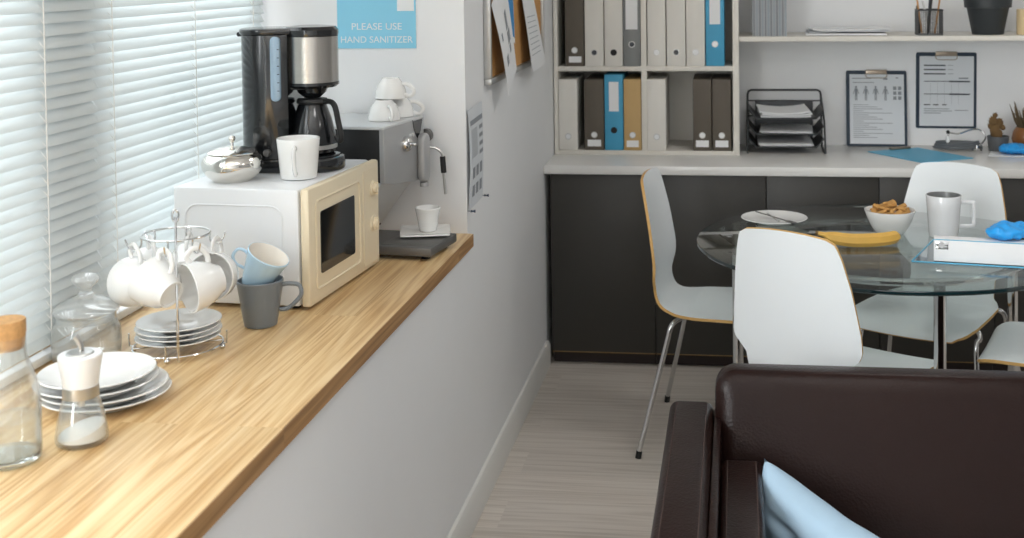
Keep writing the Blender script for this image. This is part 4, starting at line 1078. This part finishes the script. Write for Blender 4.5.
TL = Vector((.050, 2.632, .552)); e1 = Vector((.66, -.74, -.145)).normalized(); e2 = Vector((.10, -.10, -.98)); e2 = (e2-e1*e2.dot(e1)).normalized(); nn = e1.cross(e2); nn = -nn if nn.y > 0 else nn
W1, W2 = .43, .255
m = MB(); b = bmesh.new(); N1 = 40
def pil(u, v, side):
    a, c = 2*u-1, 2*v-1
    th = .058*max(0, (1-a**4)*(1-c**4))**.5
    pin_ = .05*(1-c*c)*abs(a)**2, .10*(1-a*a)*abs(c)**2
    uu = .5+a*.5*(1-pin_[0]*2); vv = .5+c*.5*(1-pin_[1]*2)
    wr = (.009*math.sin(9*u+11*v)*math.sin(5*v+2)+.004*math.sin(23*u-9*v))*(1-a*a)*(1-c*c)-.016*math.exp(-((v-.22-.35*u)/.05)**2)*math.exp(-((u-.33)/.14)**2)
    return TL+e1*(uu*W1)+e2*(vv*W2)+nn*side*(th+wr)
G = {}
for side in (1, -1):
    for i in range(N1+1):
        for j in range(N1+1):
            edge = i in (0, N1) or j in (0, N1)
            if side == -1 and edge: G[(side, i, j)] = G[(1, i, j)]; continue
            G[(side, i, j)] = b.verts.new(pil(i/N1, j/N1, side))
    for i in range(N1):
        for j in range(N1): b.faces.new([G[(side, i, j)], G[(side, i+1, j)], G[(side, i+1, j+1)], G[(side, i, j+1)]])
bmesh.ops.recalc_face_normals(b, faces=b.faces[:]); m._merge(b)
o = m.build('throw_pillow', 'pillow', smooth=80); tag(o, 'light blue throw pillow tucked into the sofa corner', 'pillow')

# ------------------------------------------------------------------ light
def area(name, loc, rot, sx, sy, energy, col=(1, 1, 1)):
    l = bpy.data.lights.new(name, 'AREA'); l.shape = 'RECTANGLE'; l.size = sx; l.size_y = sy; l.energy = energy; l.color = col
    o = bpy.data.objects.new(name, l); COL.objects.link(o); o.location = loc; o.rotation_euler = rot; return o
RWIN = (0, -PI/2, 0)     # shines towards +x
area('daylight', (-1.75, 2.3, 1.65), RWIN, 1.6, 2.4, 38, (.97, .985, 1))
area('daylight', (-1.75, -.3, 1.65), RWIN, 1.5, 2.8, 255, (.97, .985, 1))
# unseen ceiling panels, added as soft fill light from above
for (x, y) in ((.4, 1.0), (2.6, 1.0), (.6, 3.6), (2.8, 3.6)):
    p = thing('fill_panel', 'flat white fill panel added on the unseen ceiling', 'added fill light', (x, y, 2.75), 0, 'added overhead fill panels')
    MB().box(-.31, .31, -.31, .31, -.03, -.0005, .004).build('housing', 'fill_lamp', p)
    area('fill_lamp', (x, y, 2.71), (0, 0, 0), .58, .58, 8.5, (1, .985, .96))
w = bpy.data.worlds.new('sky'); SC.world = w; w.use_nodes = True
bg = w.node_tree.nodes['Background']; bg.inputs['Color'].default_value = (.92, .96, 1, 1); bg.inputs['Strength'].default_value = 1.1

# ------------------------------------------------------------------ camera
cam = bpy.data.cameras.new('camera'); co = bpy.data.objects.new('camera', cam); COL.objects.link(co)
F_, YAW, PITCH, ROLL, CX, CY = 1222.92, -.1232, .0319, -.0116, 585.94, 4.214
fwd = Vector((math.sin(YAW)*math.cos(PITCH), math.cos(YAW)*math.cos(PITCH), -math.sin(PITCH)))
rt = Vector((math.cos(YAW), -math.sin(YAW), 0)); up = rt.cross(fwd)
r2 = rt*math.cos(ROLL)+up*math.sin(ROLL); u2 = up*math.cos(ROLL)-rt*math.sin(ROLL)
mw = Matrix((r2, u2, -fwd)).transposed().to_4x4(); mw.translation = (0, 0, 1.62)
co.matrix_world = mw
cam.sensor_fit = 'HORIZONTAL'; cam.sensor_width = 36; cam.lens = F_*36/1024
cam.shift_x = (512-CX)/1024; cam.shift_y = (CY-269)/1024
cam.dof.use_dof = True; cam.dof.focus_distance = 3.1; cam.dof.aperture_fstop = 5.6
cam.clip_start = .05
SC.camera = co
SC.view_settings.view_transform = 'Standard'; SC.view_settings.look = 'None'; SC.view_settings.gamma = 1; SC.view_settings.use_curve_mapping = False
SC.view_settings.exposure = 0.0
SC.cycles.max_bounces = 10; SC.cycles.transparent_max_bounces = 24; SC.cycles.transmission_bounces = 8
